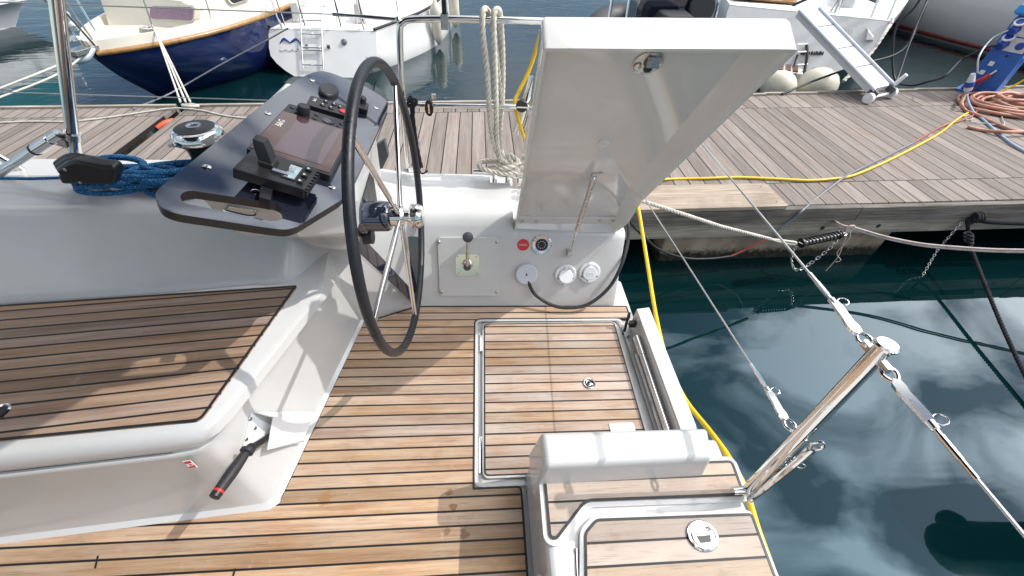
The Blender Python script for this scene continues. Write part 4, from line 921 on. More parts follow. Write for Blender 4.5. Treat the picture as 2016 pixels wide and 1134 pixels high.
# blue rope flaked on the coaming
def coil(cx, cy, z, turns, a, b, r, seed, twist=.6):
    q = random.Random(seed); P = []
    for t in range(turns):
        ra, rb = a * q.uniform(.8, 1.08), b * q.uniform(.75, 1.1); ox, oy = q.uniform(-.02, .02), q.uniform(-.012, .012); ph = q.uniform(-.25, .25)
        for k in range(8):
            an = 2 * math.pi * k / 8
            x, y = ra * math.cos(an), rb * math.sin(an)
            P.append(V((cx + ox + x * math.cos(ph) - y * math.sin(ph), cy + oy + x * math.sin(ph) + y * math.cos(ph), z + r * (1.0 + 1.25 * (t * twist) + .5 * abs(math.sin(an * 2 + t))) * 1.0)))
    return cr(P, 6)
def loops_of(cx, cy, z, spec, r):
    P = []
    for i, (ox, oy, a, b, ph, lay) in enumerate(spec):
        for k in range(9):
            an = 2 * math.pi * k / 9 + .3
            x, y = a * math.cos(an), b * math.sin(an)
            P.append(V((cx + ox + x * math.cos(ph) - y * math.sin(ph), cy + oy + x * math.sin(ph) + y * math.cos(ph), z + r * (1.05 + 1.9 * lay + .55 * math.sin(an + i)))))
    return cr(P, 6)
rr_ = .0112
bl = loops_of(-1.36, 1.42, .612, ((-.05, -.01, .115, .050, .10, 0), (.02, .02, .135, .062, -.12, .9), (-.03, -.035, .10, .040, .2, 1.7), (.04, .0, .14, .048, .02, 2.4), (-.01, .02, .09, .056, -.25, 3.1)), rr_)
bl2_ = loops_of(-1.20, 1.43, .612, ((.0, -.02, .11, .060, -.2, 0), (.03, .02, .13, .052, .15, 1.0), (-.02, .0, .10, .066, -.05, 2.0), (.0, .01, .12, .045, .25, 2.8)), rr_)
mb = MB().tube([bw(p) for p in bl], rr_, 8); mb.tube([bw(p) for p in bl2_], rr_, 8)
tail = [bw(p) for p in (B(225, 350, 'y', 1.37), V((-1.40, 1.39, .64)), V((-1.32, 1.40, .65)), bl[0])]
mb.tube(cr(tail, 5), .0108, 8)
solo('blue_rope', mb, M['rope_blue'], 'flecked blue rope flaked in a heap on the white coaming beside the winch', 'rope', top=bw((-1.15, 1.39, .60)), ang=60)
# cream rope looped over the pushpit
def P17(x, y, dy=0): return bw(B(x, y, 'y', 1.82 + dy))
lp1 = [P17(1015, 328, -.02), P17(985, 312, -.03), P17(967, 260, -.03), P17(960, 150, -.03), P17(951, 70, -.028), P17(950, 30, -.018), P17(955, 18, .0), P17(963, 26, .02), P17(972, 60, .04), P17(980, 130, .055), P17(988, 208, .06)]
lp2 = [P17(985, 318, -.035), P17(978, 275, -.032), P17(976, 180, -.03), P17(972, 70, -.028), P17(972, 30, -.018), P17(977, 19, 0), P17(984, 28, .02), P17(988, 80, .05), P17(990, 140, .06), P17(988, 208, .06), P17(984, 270, .05), P17(992, 318, -.01)]
mb = MB().strand_rope(cr(lp1, 6), .0118, .024); mb.strand_rope(cr(lp2, 6), .0118, .024)
c0_ = [P17(x, y, d) for x, y, d in ((988, 318, -.02), (950, 318, .0), (946, 330, -.045), (985, 341, -.065), (1024, 338, -.05), (1030, 326, .0), (1004, 318, .03), (975, 326, .02), (962, 335, -.03), (1000, 330, -.06), (1020, 318, -.03), (1000, 305, .0), (1018, 335, -.045), (1036, 340, .0), (1050, 345, .05))]
mb.strand_rope(cr(c0_, 6), .0122, .024)
solo('cream_dock_rope', mb, M['rope_w'], 'cream three-strand rope looped over the pushpit rail and made fast on the steel cleat', 'rope', top=P17(985, 330), ang=70)
# black lashing on the pushpit post
ls = [P17(806, 190, -.02), P17(812, 205, -.02), P17(812, 230, -.02), P17(816, 260, -.02), P17(820, 290, -.02), P17(829, 330, -.03)]
mb = MB().strand_rope(cr(ls, 6), .011, .035); mb.tube(cr([P17(x, y, -.03) for x, y in ((802, 198), (818, 196), (818, 206), (803, 208), (808, 195), (815, 212))], 5), .007, 8)
mb.tube(cr([P17(x, y, -.03) for x, y in ((829, 318), (826, 335), (832, 342), (842, 336))], 4), .004, 6)
solo('black_lashing', mb, M['rope_blk'], 'black braided lashing hanging from the pushpit post behind the wheel', 'rope', top=P17(816, 260), ang=70)
# yellow lead along the tube, down the quarter and off along the stern
yb = [bw(B(1066, 60, 'y', 1.92)), bw(B(1045, 130, 'y', 1.92)), bw(B(1022, 180, 'y', 1.88)), bw(B(1013, 205, 'y', 1.84)), bw(B(1024, 245, 'y', 1.82)), bw(B(1034, 278, 'y', 1.84)), bw(B(1050, 330, 'y', 1.92))]
mb = MB().tube(cr(yb, 6), .0085, 8)
solo('yellow_strap', mb, M['yellow'], 'yellow line bent round the steel tube on the pushpit, left of the raised lid', 'line', top=bw(B(1022, 245, 'y', 1.82)), ang=70)
yw = [Wd(1905, 222, 'z', -.135), Wd(1880, 238, 'z', -.135), Wd(1850, 262, 'z', -.135), Wd(1800, 290, 'z', -.135), Wd(1740, 320, 'z', -.135), Wd(1680, 345, 'z', -.135), Wd(1640, 352, 'z', -.135), Wd(1590, 355, 'z', -.135), Wd(1530, 352, 'z', -.135), Wd(1450, 349, 'z', -.135), Wd(1390, 351, 'z', -.135), Wd(1310, 353, 'z', -.135),
      Wd(1250, 360, 'y', 2.55), bw(B(1240, 385, 'y', 2.15)), bw(B(1254, 402, 'y', 1.93)), bw(B(1265, 460, 'y', 1.76)), bw(B(1278, 540, 'y', 1.52)), bw(B(1291, 620, 'x', .775)), bw(B(1310, 700, 'x', .765)), bw(B(1345, 780, 'x', .758)), bw(B(1400, 852, 'x', .758)), bw(B(1433, 898, 'x', .760)), bw(B(1466, 960, 'x', .755)), bw(B(1480, 1003, 'x', .752)), bw(B(1498, 1060, 'x', .748)), bw((.745, .05, .17))]
mb = MB().tube(cr(yw, 7), .0098, 10)
solo('yellow_hose', mb, M['yellow'], 'long yellow hose running over the boards, down past the raised lid and along the stern', 'hose', top=Wd(1530, 352, 'z', -.145), ang=60)
# ================================================================== WATER, DOCK
mb = MB().add([(-90, -60, WATER), (90, -60, WATER), (90, 140, WATER), (-90, 140, WATER)], [(0, 1, 2, 3)])
o = mb.build('water', M['water']); o['kind'] = 'structure'
ZD = -.15
def FE(x): return 4.385 + max(0, x) * .042 + min(0, x) * .0
def pontoon(label, x0, x1, near, float_x, beams=True):
    t = thing('pontoon', label, 'pontoon', ((x0 + x1) / 2, 3.4, WATER))
    n = max(2, int((x1 - x0) / .6)); fl_, nl = [], []
    for i in range(n + 1):
        x = x0 + (x1 - x0) * i / n; fl_.append(V((x, FE(x), ZD))); nl.append(V((x, near, ZD)))
    bm_ = MB(); top = nl + fl_[::-1]; bm_.prism(top, (0, 0, -.035)); dk = bm_.build('decking', M['dock'], t)
    segs = 5; L_ = (x1 - x0); q = random.Random(int(x0 * 10)); xs = [x0]
    while xs[-1] < x1 - .3: xs.append(min(x1, xs[-1] + (2.02 if len(xs) > 1 else max(.4, 2.73 - x0 if x0 < 2 and x0 > -4 else 1.6))))
    for a, b in zip(xs, xs[1:]):
        dz = q.uniform(-.006, .006); dy = q.uniform(-.006, .006)
        mb = MB().box(((a + b) / 2, near - .024 + dy, ZD - .062 + dz), (b - a - .008, .05, .115)); mb.build('edge_board', M['fascia'], t, bevel=.006)
        mb = MB().box(((a + b) / 2, near - .004 + dy, ZD - .188 + dz), (b - a - .004, .06, .128)); mb.build('lower_beam', M['beam'], t, bevel=.006)
        for xx in (a + .25, (a + b) / 2, b - .2):
            m2 = MB().lathe([(.016, 0), (.016, .004), (.010, .006)], (xx, near - .034 + dy, ZD - .19), (0, -1, 0), 8); m2.build('bolt', M['blk_m'], t)
    mb = MB()
    for i in range(n): mb.box(((fl_[i].x + fl_[i + 1].x) / 2, (fl_[i].y + fl_[i + 1].y) / 2 + .02, ZD - .06), ((fl_[i + 1].x - fl_[i].x), .04, .16))
    mb.build('far_edge', M['beam'], t)
    for a, b in float_x:
        mb = MB(); N_ = 14
        mb.box(((a + b) / 2, 3.42, -.56), (b - a, 1.97, .58)); mb.build('float', M['concrete'], t, bevel=.03)
    return t
pontoon('grey timber pontoon with weathered cross boards and concrete float, right of the gap', -3.0, 9.2, 2.40, ((1.36, 3.24), (-1.9, .2), (5.6, 7.6)))
pontoon('weathered timber pontoon left of the dark gap, behind the steel post', -11.0, -3.125, 2.40, ((-5.2, -3.5), (-9, -7)))
# joint between the pontoons
mb = MB().tube(cr([(-3.12, 4.00, -.20), (-3.07, 4.06, -.175), (-3.03, 4.13, -.18)], 4), .026, 12)
solo('orange_buffer', mb, M['orange'], 'orange rubber buffer wedged in the gap between the two pontoons', 'buffer', top=(-3.04, 4.1, -.22))
mb = MB().rod((-3.13, 3.1, -.26), (-2.98, 3.12, -.26), .05, 12); mb.box((-3.04, 3.45, -.24), (.07, .16, .05))
solo('metal_coupling', mb, M['anchor'], 'greyish metal coupling inside the gap between the two pontoons', 'coupling', top=(-3.04, 3.2, -.28))
# pale board laid on the near edge
q = [Wd(1265, 413, 'z', ZD + .03), Wd(1545, 410, 'z', ZD + .03), Wd(1512, 364, 'z', ZD + .03), Wd(1250, 369, 'z', ZD + .03)]
q = [V((q[0].x - .5, 2.345, ZD + .03)), V((2.14, 2.345, ZD + .03)), V((2.13, 2.655, ZD + .03)), V((q[0].x - .5, 2.665, ZD + .03))]
mb = slab(round_poly(q, .012), (0, 0, -.028)); mb.mat(1)
for x, y in ((2.08, 2.40), (2.07, 2.61), (1.2, 2.4), (1.2, 2.6)): mb.lathe([(.006, .001), (.006, .002)], (x, y, ZD + .03), (0, 0, 1), 8)
solo('loose_board', mb, [M['pale_board'], M['blk_m']], 'pale new timber board lying along the pontoon edge under the yellow hose', 'board', top=(1.5, 2.5, ZD), bevel=.003)
# shore cable: black, grey and red, from the yacht's quarter up onto the dock
sc_ = [bw(B(1228, 415, 'y', 1.92)), bw(B(1243, 440, 'y', 1.97)), Wd(1270, 468, 'y', 2.16), Wd(1300, 492, 'y', 2.22), Wd(1350, 508, 'y', 2.26), Wd(1400, 509, 'y', 2.28), Wd(1440, 504, 'y', 2.30)]
sr = [Wd(1440, 504, 'y', 2.30), Wd(1470, 490, 'y', 2.31), Wd(1510, 470, 'y', 2.32)]
sg = [Wd(1510, 470, 'y', 2.32), Wd(1560, 432, 'y', 2.34), Wd(1580, 414, 'y', 2.345), Wd(1610, 388, 'y', 2.50), Wd(1660, 350, 'z', ZD + .03), Wd(1680, 339, 'z', ZD + .012), Wd(1740, 310, 'z', ZD + .012), Wd(1800, 280, 'z', ZD + .012)]
sk_ = [Wd(1800, 280, 'z', ZD + .012), Wd(1856, 248, 'z', ZD + .012), Wd(1890, 238, 'z', ZD + .012), Wd(1918, 225, 'z', ZD + .012), Wd(1928, 205, 'z', ZD + .012)]
t = thing('shore_cable', 'thin shore cable, black then red then grey, sagging from the yacht up over the pontoon', 'cable', sr[0])
MB().tube(cr(sc_, 7), .0085, 8).build('black_length', M['cable'], t, ang=60)
MB().tube(cr(sr, 7), .0085, 8).build('red_length', M['cable_r'], t, ang=60)
MB().tube(cr(sg, 7), .0085, 8).build('grey_length', M['cable_g'], t, ang=60)
MB().tube(cr(sk_, 7), .0085, 8).build('brown_length', M['cable_r'], t, ang=60)
# mooring spring assembly
spA, spB = Wd(1580, 478, 'y', 2.18), Wd(1655, 462, 'y', 2.22)
t = thing('mooring_spring', 'black coil mooring spring with shackles between cream rope and knotted line at the pontoon edge', 'spring', spA)
sd_ = (spB - spA).normalized(); sl_ = (spB - spA).length
_, fr = frames([spA, spB]); u_, w_ = fr[0]
MB().tube([spA + sd_ * (sl_ * i / 110) + (u_ * math.cos(i * .62) + w_ * math.sin(i * .62)) * .027 for i in range(111)], .0058, 6).build('coil', M['blk'], t, ang=60)
MB().rod(spA - sd_ * .02, spB + sd_ * .02, .008, 10).build('rod', M['steel_b'], t)
m2 = MB().lathe([(.036, -.014), (.036, .002), (.028, .010)], spA, sd_, 18); m2.lathe([(.022, -.006), (.026, 0), (.026, .008)], spB, sd_, 16); m2.build('end_cap', M['blk'], t)
def shackle(p, d, s=1): 
    d = V(d).normalized(); n = d.cross(V((0, 0, 1))).normalized(); b = n.cross(d)
    return cr([p + n * .012 * s, p + n * .018 * s + d * .02 * s, p + d * .045 * s, p - n * .018 * s + d * .02 * s, p - n * .012 * s], 5)
rpE = Wd(1518, 471, 'y', 2.08)
m2 = MB().tube(shackle(spA, (rpE - spA)), .0048, 8); m2.tube(shackle(spB, (spB - spA)), .0048, 8); m2.build('shackle', M['steel_b'], t)
def chain(pts, lk, r, mb):
    P = cr(pts, 30); out = [P[0]]
    for p in P:
        if (p - out[-1]).length >= lk * .78: out.append(p)
    for i, (a, b) in enumerate(zip(out, out[1:])):
        d = (b - a).normalized(); n = d.orthogonal().normalized(); n = n if i % 2 else d.cross(n)
        mb.tube([a.lerp(b, .5) + d * math.cos(q) * lk * .55 + n * math.sin(q) * lk * .32 for q in (2 * math.pi * k / 10 for k in range(10))], r, 5, closed=True)
    return mb
chain([Wd(1566, 486, 'y', 2.14), Wd(1558, 510, 'y', 2.15), Wd(1566, 531, 'y', 2.16), Wd(1590, 522, 'y', 2.18), Wd(1630, 492, 'y', 2.20), Wd(1652, 468, 'y', 2.22)], .030, .0032, MB()).build('chain', M['steel_b'], t, ang=60)
mb = MB().strand_rope([bw(B(1225, 385, 'y', 1.85)), bw(B(1272, 398, 'y', 1.93)), Wd(1340, 420, 'y', 1.93), Wd(1420, 446, 'y', 2.02), rpE], .0115, .022)
mb.tube(cr([rpE, Wd(1545, 474, 'y', 2.10), Wd(1566, 477, 'y', 2.12), Wd(1562, 481, 'y', 2.12), Wd(1535, 476, 'y', 2.09), rpE], 5), .008, 8)
solo('cream_mooring_rope', mb, M['rope_w'], 'cream three-strand mooring rope from behind the lid to the black coil spring', 'rope', top=rpE, ang=70)
kn_ = Wd(1672, 449, 'y', 2.26)
mb = MB()
for dy in (-.006, .010):
    mb.tube(cr([Wd(1640, 436, 'y', 2.36) + V((0, 0, dy)), Wd(1655, 445, 'y', 2.28) + V((0, 0, dy)), kn_ + V((0, 0, dy))], 5), .0075, 8)
    mb.tube(cr([kn_ + V((.02, 0, dy)), Wd(1760, 472, 'y', 2.16) + V((0, 0, dy)), Wd(1860, 487, 'y', 2.06) + V((0, 0, dy * 1.2)), Wd(2060, 494, 'y', 1.90) + V((0, 0, dy * 1.3)), Wd(2500, 470, 'y', 1.72) + V((0, 0, dy))], 7), .0072, 8)
for i in range(4): mb.tube(cr([kn_ + V((.018 * math.cos(a) + .006 * i - .01, -.008, .026 * math.sin(a))) for a in (2 * math.pi * k / 8 for k in range(8))], 4, True), .0078, 8, closed=True)
mb.tube(cr([kn_ + V((0, -.01, -.02)), Wd(1660, 480, 'y', 2.22), Wd(1650, 505, 'y', 2.2), Wd(1626, 533, 'y', 2.19)], 6), .0034, 6)
mb.tube(cr([kn_ + V((.01, -.01, -.02)), Wd(1672, 470, 'y', 2.22), Wd(1648, 497, 'y', 2.2), Wd(1655, 512, 'y', 2.2), Wd(1645, 516, 'y', 2.2)], 6), .0034, 6)
solo('knotted_line', mb, M['rope_pink'], 'doubled pinkish white line knotted at the pontoon edge and leading off to the right', 'rope', top=kn_, ang=70)
# black line at the right with its eye, and black tube at the edge
b0 = Wd(1904, 432, 'y', 2.34); b9 = Wd(2300, 1250, 'z', WATER - .06); b1_ = Wd(1908, 478, 'y', 2.27)
mb = MB().strand_rope(cr([b0, Wd(1906, 455, 'y', 2.30), b1_, b1_.lerp(b9, .35) + V((-.03, 0, -.03)), b1_.lerp(b9, .7) + V((-.02, 0, -.03)), b9], 8), .0125, .024)
for i in range(3): mb.tube(cr([Wd(1907, 462 + i * 7, 'y', 2.24) + V((.026 * math.cos(a), .026 * math.sin(a), .004 * math.sin(a * 2))) for a in (2 * math.pi * k / 8 for k in range(8))], 4, True), .009, 8, closed=True)
solo('black_mooring_line', mb, M['rope_blk'], 'black mooring line knotted below the pontoon edge, slanting down at the right', 'rope', top=b0, ang=70)
mb = MB().tube(cr([Wd(1928, 432, 'y', 2.33), Wd(1960, 436, 'y', 2.32), Wd(2070, 440, 'y', 2.30)], 6), .024, 12)
for i in range(3): mb.tube(cr([Wd(1918 + i * 6, 428, 'y', 2.33) + V((0, .03 * math.cos(a), .03 * math.sin(a))) for a in (2 * math.pi * k / 8 for k in range(8))], 4, True), .011, 8, closed=True)
solo('black_fender_line', mb, M['rope_blk'], 'thick black rope lashed horizontally under the pontoon edge at far right', 'rope', top=Wd(1960, 436, 'y', 2.32), ang=70)
mb = chain([Wd(1894, 438, 'y', 2.34), Wd(1865, 470, 'y', 2.3), Wd(1846, 492, 'y', 2.28), Wd(1815, 545, 'y', 2.15)], .022, .0022, MB())
solo('thin_chain', mb, M['steel_b'], 'thin rusty chain hanging from the pontoon into the water at the right', 'chain', top=Wd(1865, 470, 'y', 2.3), ang=60)
# thin rope across the dock, left
rp_ = [Wd(-40, 243, 'z', ZD + .01), Wd(60, 239, 'z', ZD + .01), Wd(140, 239, 'z', ZD + .01), Wd(220, 230, 'z', ZD + .01), Wd(300, 218, 'z', ZD + .01), Wd(345, 213, 'z', ZD + .015), Wd(395, 217, 'z', ZD + .01), Wd(440, 227, 'z', ZD + .01), Wd(490, 233, 'z', ZD + .01), Wd(560, 236, 'z', ZD + .01)]
mb = MB().tube(cr(rp_, 6), .0075, 8); solo('thin_white_rope', mb, M['rope_thin'], 'thin white rope lying in a slack curve along the pontoon boards', 'rope', top=rp_[4], ang=60)
# ------------------------------------------------------------------ power pedestal and its leads
PB = V((5.655, 4.555, ZD)); PR = Matrix.Rotation(R_(-59.6), 3, 'Z')
def PV(v): return PB + PR @ V((v[0], v[1], v[2] * .80))
def PD(v): return PR @ V(v)
ped = thing('power_pedestal', 'blue shore power pedestal with sockets standing on the pontoon at the right edge', 'power pedestal', PB)
def pl_(z, k=1.0): return [PV((x * k, y * k, z)) for x, y in ((-.145, -.14), (.145, -.14), (.145, .14), (-.145, .14))]
MB().loft([pl_(0), pl_(.90, .94)]).build('column', M['ped'], ped, bevel=.012)
MB().box(PV((0, 0, .012)), (.37, .36, .024), PR).build('base_plate', M['ped'], ped, bevel=.004)
MB().loft([pl_(.92, 1.02), pl_(.95, 1.20), pl_(1.03, 1.12), pl_(1.06, .7)]).build('cap', M['ped_top'], ped, bevel=.012)
MB().box(PV((0, 0, .90)), (.25, .24, .05), PR).build('neck', M['plugblue'], ped)
MB().box(PV((.151, .02, .47)), (.016, .20, .03), PR).build('door_ledge', M['ped_top'], ped)
for z in (.62, .79):
    MB().box(PV((0, -.142, z)), (.235, .016, .125), PR).build('socket_panel', M['lightgrey'], ped, bevel=.004)
    sk2 = MB().lathe([(.044, 0), (.044, .06), (.038, .07)], PV((-.066, -.148, z)), PD((-.25, -1, -.45)), 18).build('socket', M['plugblue'], ped)
    mb = MB().mat(0).lathe([(.050, 0), (.050, .012)], PV((-.062, -.182, z + .07)), PD((-.1, -.55, .8)), 18); mb.mat(1).lathe([(.034, .012), (.032, .016)], PV((-.062, -.182, z + .07)), PD((-.1, -.55, .8)), 16); mb.build('socket_flap', [M['white'], M['plugblue']], ped)
    mb = MB().lathe([(.034, 0), (.034, .014), (.028, .018)], PV((.062, -.149, z)), PD((0, -1, 0)), 18); mb.box(PV((.062, -.168, z)), (.012, .006, .05), PR); mb.build('breaker', M['plugblue'], ped)
for x, z in ((-.05, .38), (-.07, .265)):
    MB().box(PV((x, -.143, z)), (.042, .004, .042), PR).build('label_plate', M['white'], ped)
mb = MB().rod(PV((.03, -.13, .32)), PV((.03, -.18, .32)), .012, 10); mb.rod(PV((.03, -.175, .32)), PV((.01, -.20, .27)), .010, 10); mb.build('tap', M['steel_b'], ped)
MB().tube(cr([PV((.012, -.198, .275)), PV((-.02, -.21, .21)), PV((-.06, -.215, .16))], 4), .017, 10).build('hose_connector', M['red'], ped)
MB().tube(cr([PV((-.055, -.215, .165)), PV((-.09, -.22, .125))], 4), .021, 10).build('hose_connector', M['orange'], ped)
MB().lathe([(.012, 0), (.012, .01)], PV((.02, -.142, .49)), PD((0, -1, 0)), 10).build('lock', M['blk'], ped)
def lead(name, pts, r, mat, label, cat='cable'):
    mb = MB().tube(cr(pts, 8), r, 8); return solo(name, mb, M[mat], label, cat, top=pts[-1], ang=60)
g_ = Wd(1912, 155, 'y', 4.33)
lead('grey_plug_lead', [PV((-.10, -.22, .77)), PV((-.17, -.23, .66)), Wd(1928, 110, 'y', 4.32), g_ + V((.02, 0, .06))], .0075, 'lightgrey', 'pale grey lead hanging from the upper pedestal socket to a blue plug')
lead('black_plug_lead', [PV((-.10, -.22, .60)), PV((-.16, -.23, .56)), PV((-.24, -.21, .45)), PV((-.30, -.19, .34)), Wd(1860, 150, 'y', 4.45), Wd(1830, 160, 'y', 4.7), Wd(1790, 168, 'y', 4.9), Wd(1760, 150, 'y', 5.2), Wd(1762, 60, 'y', 5.4), Wd(1800, 15, 'y', 5.4), Wd(1830, -30, 'y', 5.4)], .012, 'cable', 'black lead drooping from the lower pedestal socket across to the white yacht')
cn = thing('inline_connector', 'grey and blue inline power connector hanging beside the blue pedestal', 'connector', g_)
ad = (Wd(1904, 180, 'y', 4.31) - Wd(1916, 145, 'y', 4.33)).normalized(); a0 = Wd(1916, 145, 'y', 4.33)
MB().lathe([(.020, 0), (.030, .05), (.034, .08)], a0, ad, 16).build('grey_body', M['lightgrey'], cn)
MB().lathe([(.040, .08), (.042, .12), (.040, .13)], a0, ad, 16).build('blue_collar', M['plugblue'], cn)
MB().lathe([(.036, .13), (.034, .17), (.018, .19)], a0, ad, 16).build('grey_tail', M['lightgrey'], cn)
lead('pale_blue_cable', [a0 + ad * .185, Wd(1904, 188, 'y', 4.30), Wd(1908, 205, 'z', ZD + .05), Wd(1918, 222, 'z', ZD + .013), Wd(1935, 235, 'z', ZD + .013), Wd(1965, 262, 'z', ZD + .013), Wd(2000, 288, 'z', ZD + .013), Wd(2060, 320, 'z', ZD + .013)], .010, 'cable_b', 'pale blue cable running from the inline connector over the boards to the right')
# salmon water hose coiled on the boards
q = random.Random(3); P = []
hcn = Wd(1992, 214, 'z', ZD)
for t_ in range(9):
    R0 = .46 - .040 * t_
    for k in range(10):
        a = 2 * math.pi * k / 10; P.append(hcn + V((.10 * math.sin(t_ * 1.3) + R0 * 1.15 * math.cos(a) + .03, .05 * math.cos(t_ * 1.7) + R0 * .75 * math.sin(a), .016 + .011 * t_ + .012 * abs(math.sin(a * 2 + t_)))))
run = [PV((-.085, -.21, .13)), Wd(1898, 190, 'y', 4.28), Wd(1893, 205, 'z', ZD + .06), Wd(1900, 217, 'z', ZD + .017), Wd(1925, 227, 'z', ZD + .017), Wd(1960, 243, 'z', ZD + .017), Wd(1990, 255, 'z', ZD + .017), Wd(2030, 262, 'z', ZD + .017)]
mb = MB().tube(cr(P, 5), .0155, 8); mb.tube(cr(run, 7), .0155, 8); mb.tube(cr([Wd(1905, 250, 'z', ZD + .016), Wd(1940, 257, 'z', ZD + .016), Wd(1985, 260, 'z', ZD + .045), Wd(2040, 258, 'z', ZD + .045)], 6), .0155, 8)
solo('salmon_hose', mb, M['copper'], 'salmon pink water hose in a loose coil on the boards in front of the pedestal', 'hose', top=hcn, ang=60)
lead('yellow_lead', [PV((.30, .02, .34)), PV((.22, -.06, .16)), PV((.12, -.20, .03)), PV((.02, -.22, .02)), Wd(1968, 190, 'z', ZD + .012), Wd(1950, 196, 'z', ZD + .012)], .010, 'yellow', 'short yellow lead curling round the foot of the blue pedestal')
lead('thin_red_lead', [PV((.03, -.20, .25)), PV((-.02, -.2, .12)), PV((.0, -.21, .02)), Wd(1935, 195, 'z', ZD + .01), Wd(1928, 205, 'z', ZD + .01)], .006, 'cable_r', 'thin dark red lead hanging from the pedestal tap')
tw = [Wd(x, y, 'z', ZD + .012) for x, y in ((1898, 230), (1908, 226), (1914, 234), (1902, 236), (1912, 240), (1940, 243), (1975, 246), (1974, 236), (1972, 230))]
mb = MB().tube(cr(tw, 5), .005, 6); solo('white_twine', mb, M['rope_thin'], 'tangled bit of white twine on the boards beside the salmon hose', 'twine', top=tw[0], ang=60)
mb = MB().strand_rope([Wd(1985, 182, 'z', ZD + .014), Wd(2000, 190, 'z', ZD + .014), Wd(2040, 200, 'z', ZD + .014)], .012, .04); solo('white_rope_end', mb, M['rope_thin'], 'white rope end lying behind the salmon hose coil', 'rope', top=Wd(2000, 190, 'z', ZD), ang=60)
# ================================================================== NEIGHBOURING BOATS
class Fr:
    """boat frame: s forward from the given end, w to the boat's own right, z up"""
    def __init__(s, o, d, dz=0): s.dz = dz; s.o = V((o[0], o[1], 0)); s.d = V((d[0], d[1], 0)).normalized(); s.r = V((s.d.y, -s.d.x, 0))
    def __call__(s, a, w, z): return s.o + s.d * a + s.r * w + V((0, 0, z + s.dz))
def hull(F, sts, deckmat=True):
    """sts: (s, half beam at deck, deck height, half beam low down, keel height, rake)"""
    loops = []
    for a, hb, zd, hw, zk, rk in sts:
        half = [(hb, zd, rk), (hb * .995, zd - (zd - zk) * .18, rk * .82), (hb * .6 + hw * .42, zd - (zd - zk) * .48, rk * .5), (hw * .80, zd - (zd - zk) * .74, rk * .24), (hw * .42, zd - (zd - zk) * .92, rk * .08), (0, zk, 0)]
        half = [tuple(v) for v in cr([V(h) for h in half], 2)]
        loops.append([F(a + r, w, z) for w, z, r in half] + [F(a + r, -w, z) for w, z, r in half[-2::-1]])
    return loops
def smooth_loops(loops, n=4):
    cols = [cr([l[i] for l in loops], n) for i in range(len(loops[0]))]
    return [[cols[i][j] for i in range(len(cols))] for j in range(len(cols[0]))]
def deck_of(loops, lift=0.0):
    mb = MB(); n = len(loops[0]); vs, fs = [], []
    for k_, l in enumerate(loops): vs += [l[0] + V((0, 0, lift)), (l[0] + l[-1]) / 2 + V((0, 0, lift + (.03 if k_ else 0))), l[-1] + V((0, 0, lift))]
    for i in range(len(loops) - 1):
        for j in (0, 1): a = i * 3 + j; fs.append((a, a + 1, a + 4, a + 3))
    return mb.add(vs, fs)
def edge_line(loops, side, dz=0, out_=0, F=None):
    i = 0 if side > 0 else -1
    return [l[i] + V((0, 0, dz)) + (F.r * side * out_ if F else Z3) for l in loops]
# --- navy yacht, bow towards us
_b = Wd(181, 103, 'z', .0); F1 = Fr((_b.x, _b.y), (.20, .98), -.19)
sts = [(0, .05, .19, .02, .10, 0), (.15, .24, .195, .10, -.12, 0), (.35, .43, .20, .2, -.34, 0), (.6, .62, .205, .33, -.56, 0), (1.2, .88, .215, .58, -.85, 0), (2.1, 1.04, .235, .8, -1.05, 0), (3.6, 1.06, .25, .9, -1.15, 0), (5.4, 1.06, .26, .9, -1.2, 0), (7.4, 1.0, .28, .8, -1.1, 0), (9.2, .8, .32, .75, -.75, 0)]
lp = smooth_loops(hull(F1, sts), 5)
nv = thing('moored_yacht', 'classic yacht with navy hull, cream cabin and wooden rubbing strake, bow towards the pontoon', 'yacht', F1(4, 0, WATER), 'neighbouring sailing boats')
mb = MB().loft(lp, True, True, closed=False); mb.build('hull', M['navy'], nv, ang=60)
for s in (1, -1):
    e = edge_line(lp, s, -.012, .008, F1); mb = MB().tube(e, .030, 8); mb.build('rubbing_strake', M['wood'], nv, ang=60)
    lo, hi = edge_line(lp, s, .012, -.002, F1), edge_line(lp, s, .115, -.03, F1); hi2 = edge_line(lp, s, .115, -.075, F1); lo2 = edge_line(lp, s, .015, -.085, F1)
    mb = MB().loft([lo, hi, hi2, lo2], False, False, closed=False); mb.build('bulwark', M['cream'], nv, ang=40)
mb = deck_of(lp, .02); mb.build('deck', M['cream'], nv, ang=60)
def cabin(F, sec, zb, mats, parent, name='cabin'):
    loops = []
    for a, w, z0, h in sec: loops.append([F(a, w, z0), F(a, w * .90, z0 + h * .88), F(a, w * .74, z0 + h), F(a, 0, z0 + h * 1.08), F(a, -w * .74, z0 + h), F(a, -w * .90, z0 + h * .88), F(a, -w, z0)])
    return MB().loft(loops, True, True, closed=False).build(name, mats, parent, ang=40, bevel=.02)
cabin(F1, [(.96, .70, .235, .0), (1.06, .71, .24, .30), (2.9, .84, .25, .40), (4.6, .86, .26, .44), (6.2, .86, .27, .5)], 0, M['cream'], nv)
def side_window(F, parent, a0, a1, w0, w1, z0, z1, mat, rim='gel_far', k=1):
    P = [F(a0, w0 * k, z0), F(a1, w1 * k, z0 + .01), F(a1, w1 * k * .965, z1 + .01), F(a0, w0 * k * .965, z1)]
    n = (P[1] - P[0]).cross(P[3] - P[0]).normalized(); n = n if n.dot(F.r) * k > 0 else -n
    q = round_poly(P, .07, 5); m2 = MB().mat(0).prism([p + n * .012 for p in q], -n * .02); c_ = sum(q, Z3) / len(q)
    m2.mat(1).prism([c_ + (p - c_) * 1.10 + n * .006 for p in q], -n * .02); return m2.build('window', [M[mat], M[rim]], parent, ang=40)
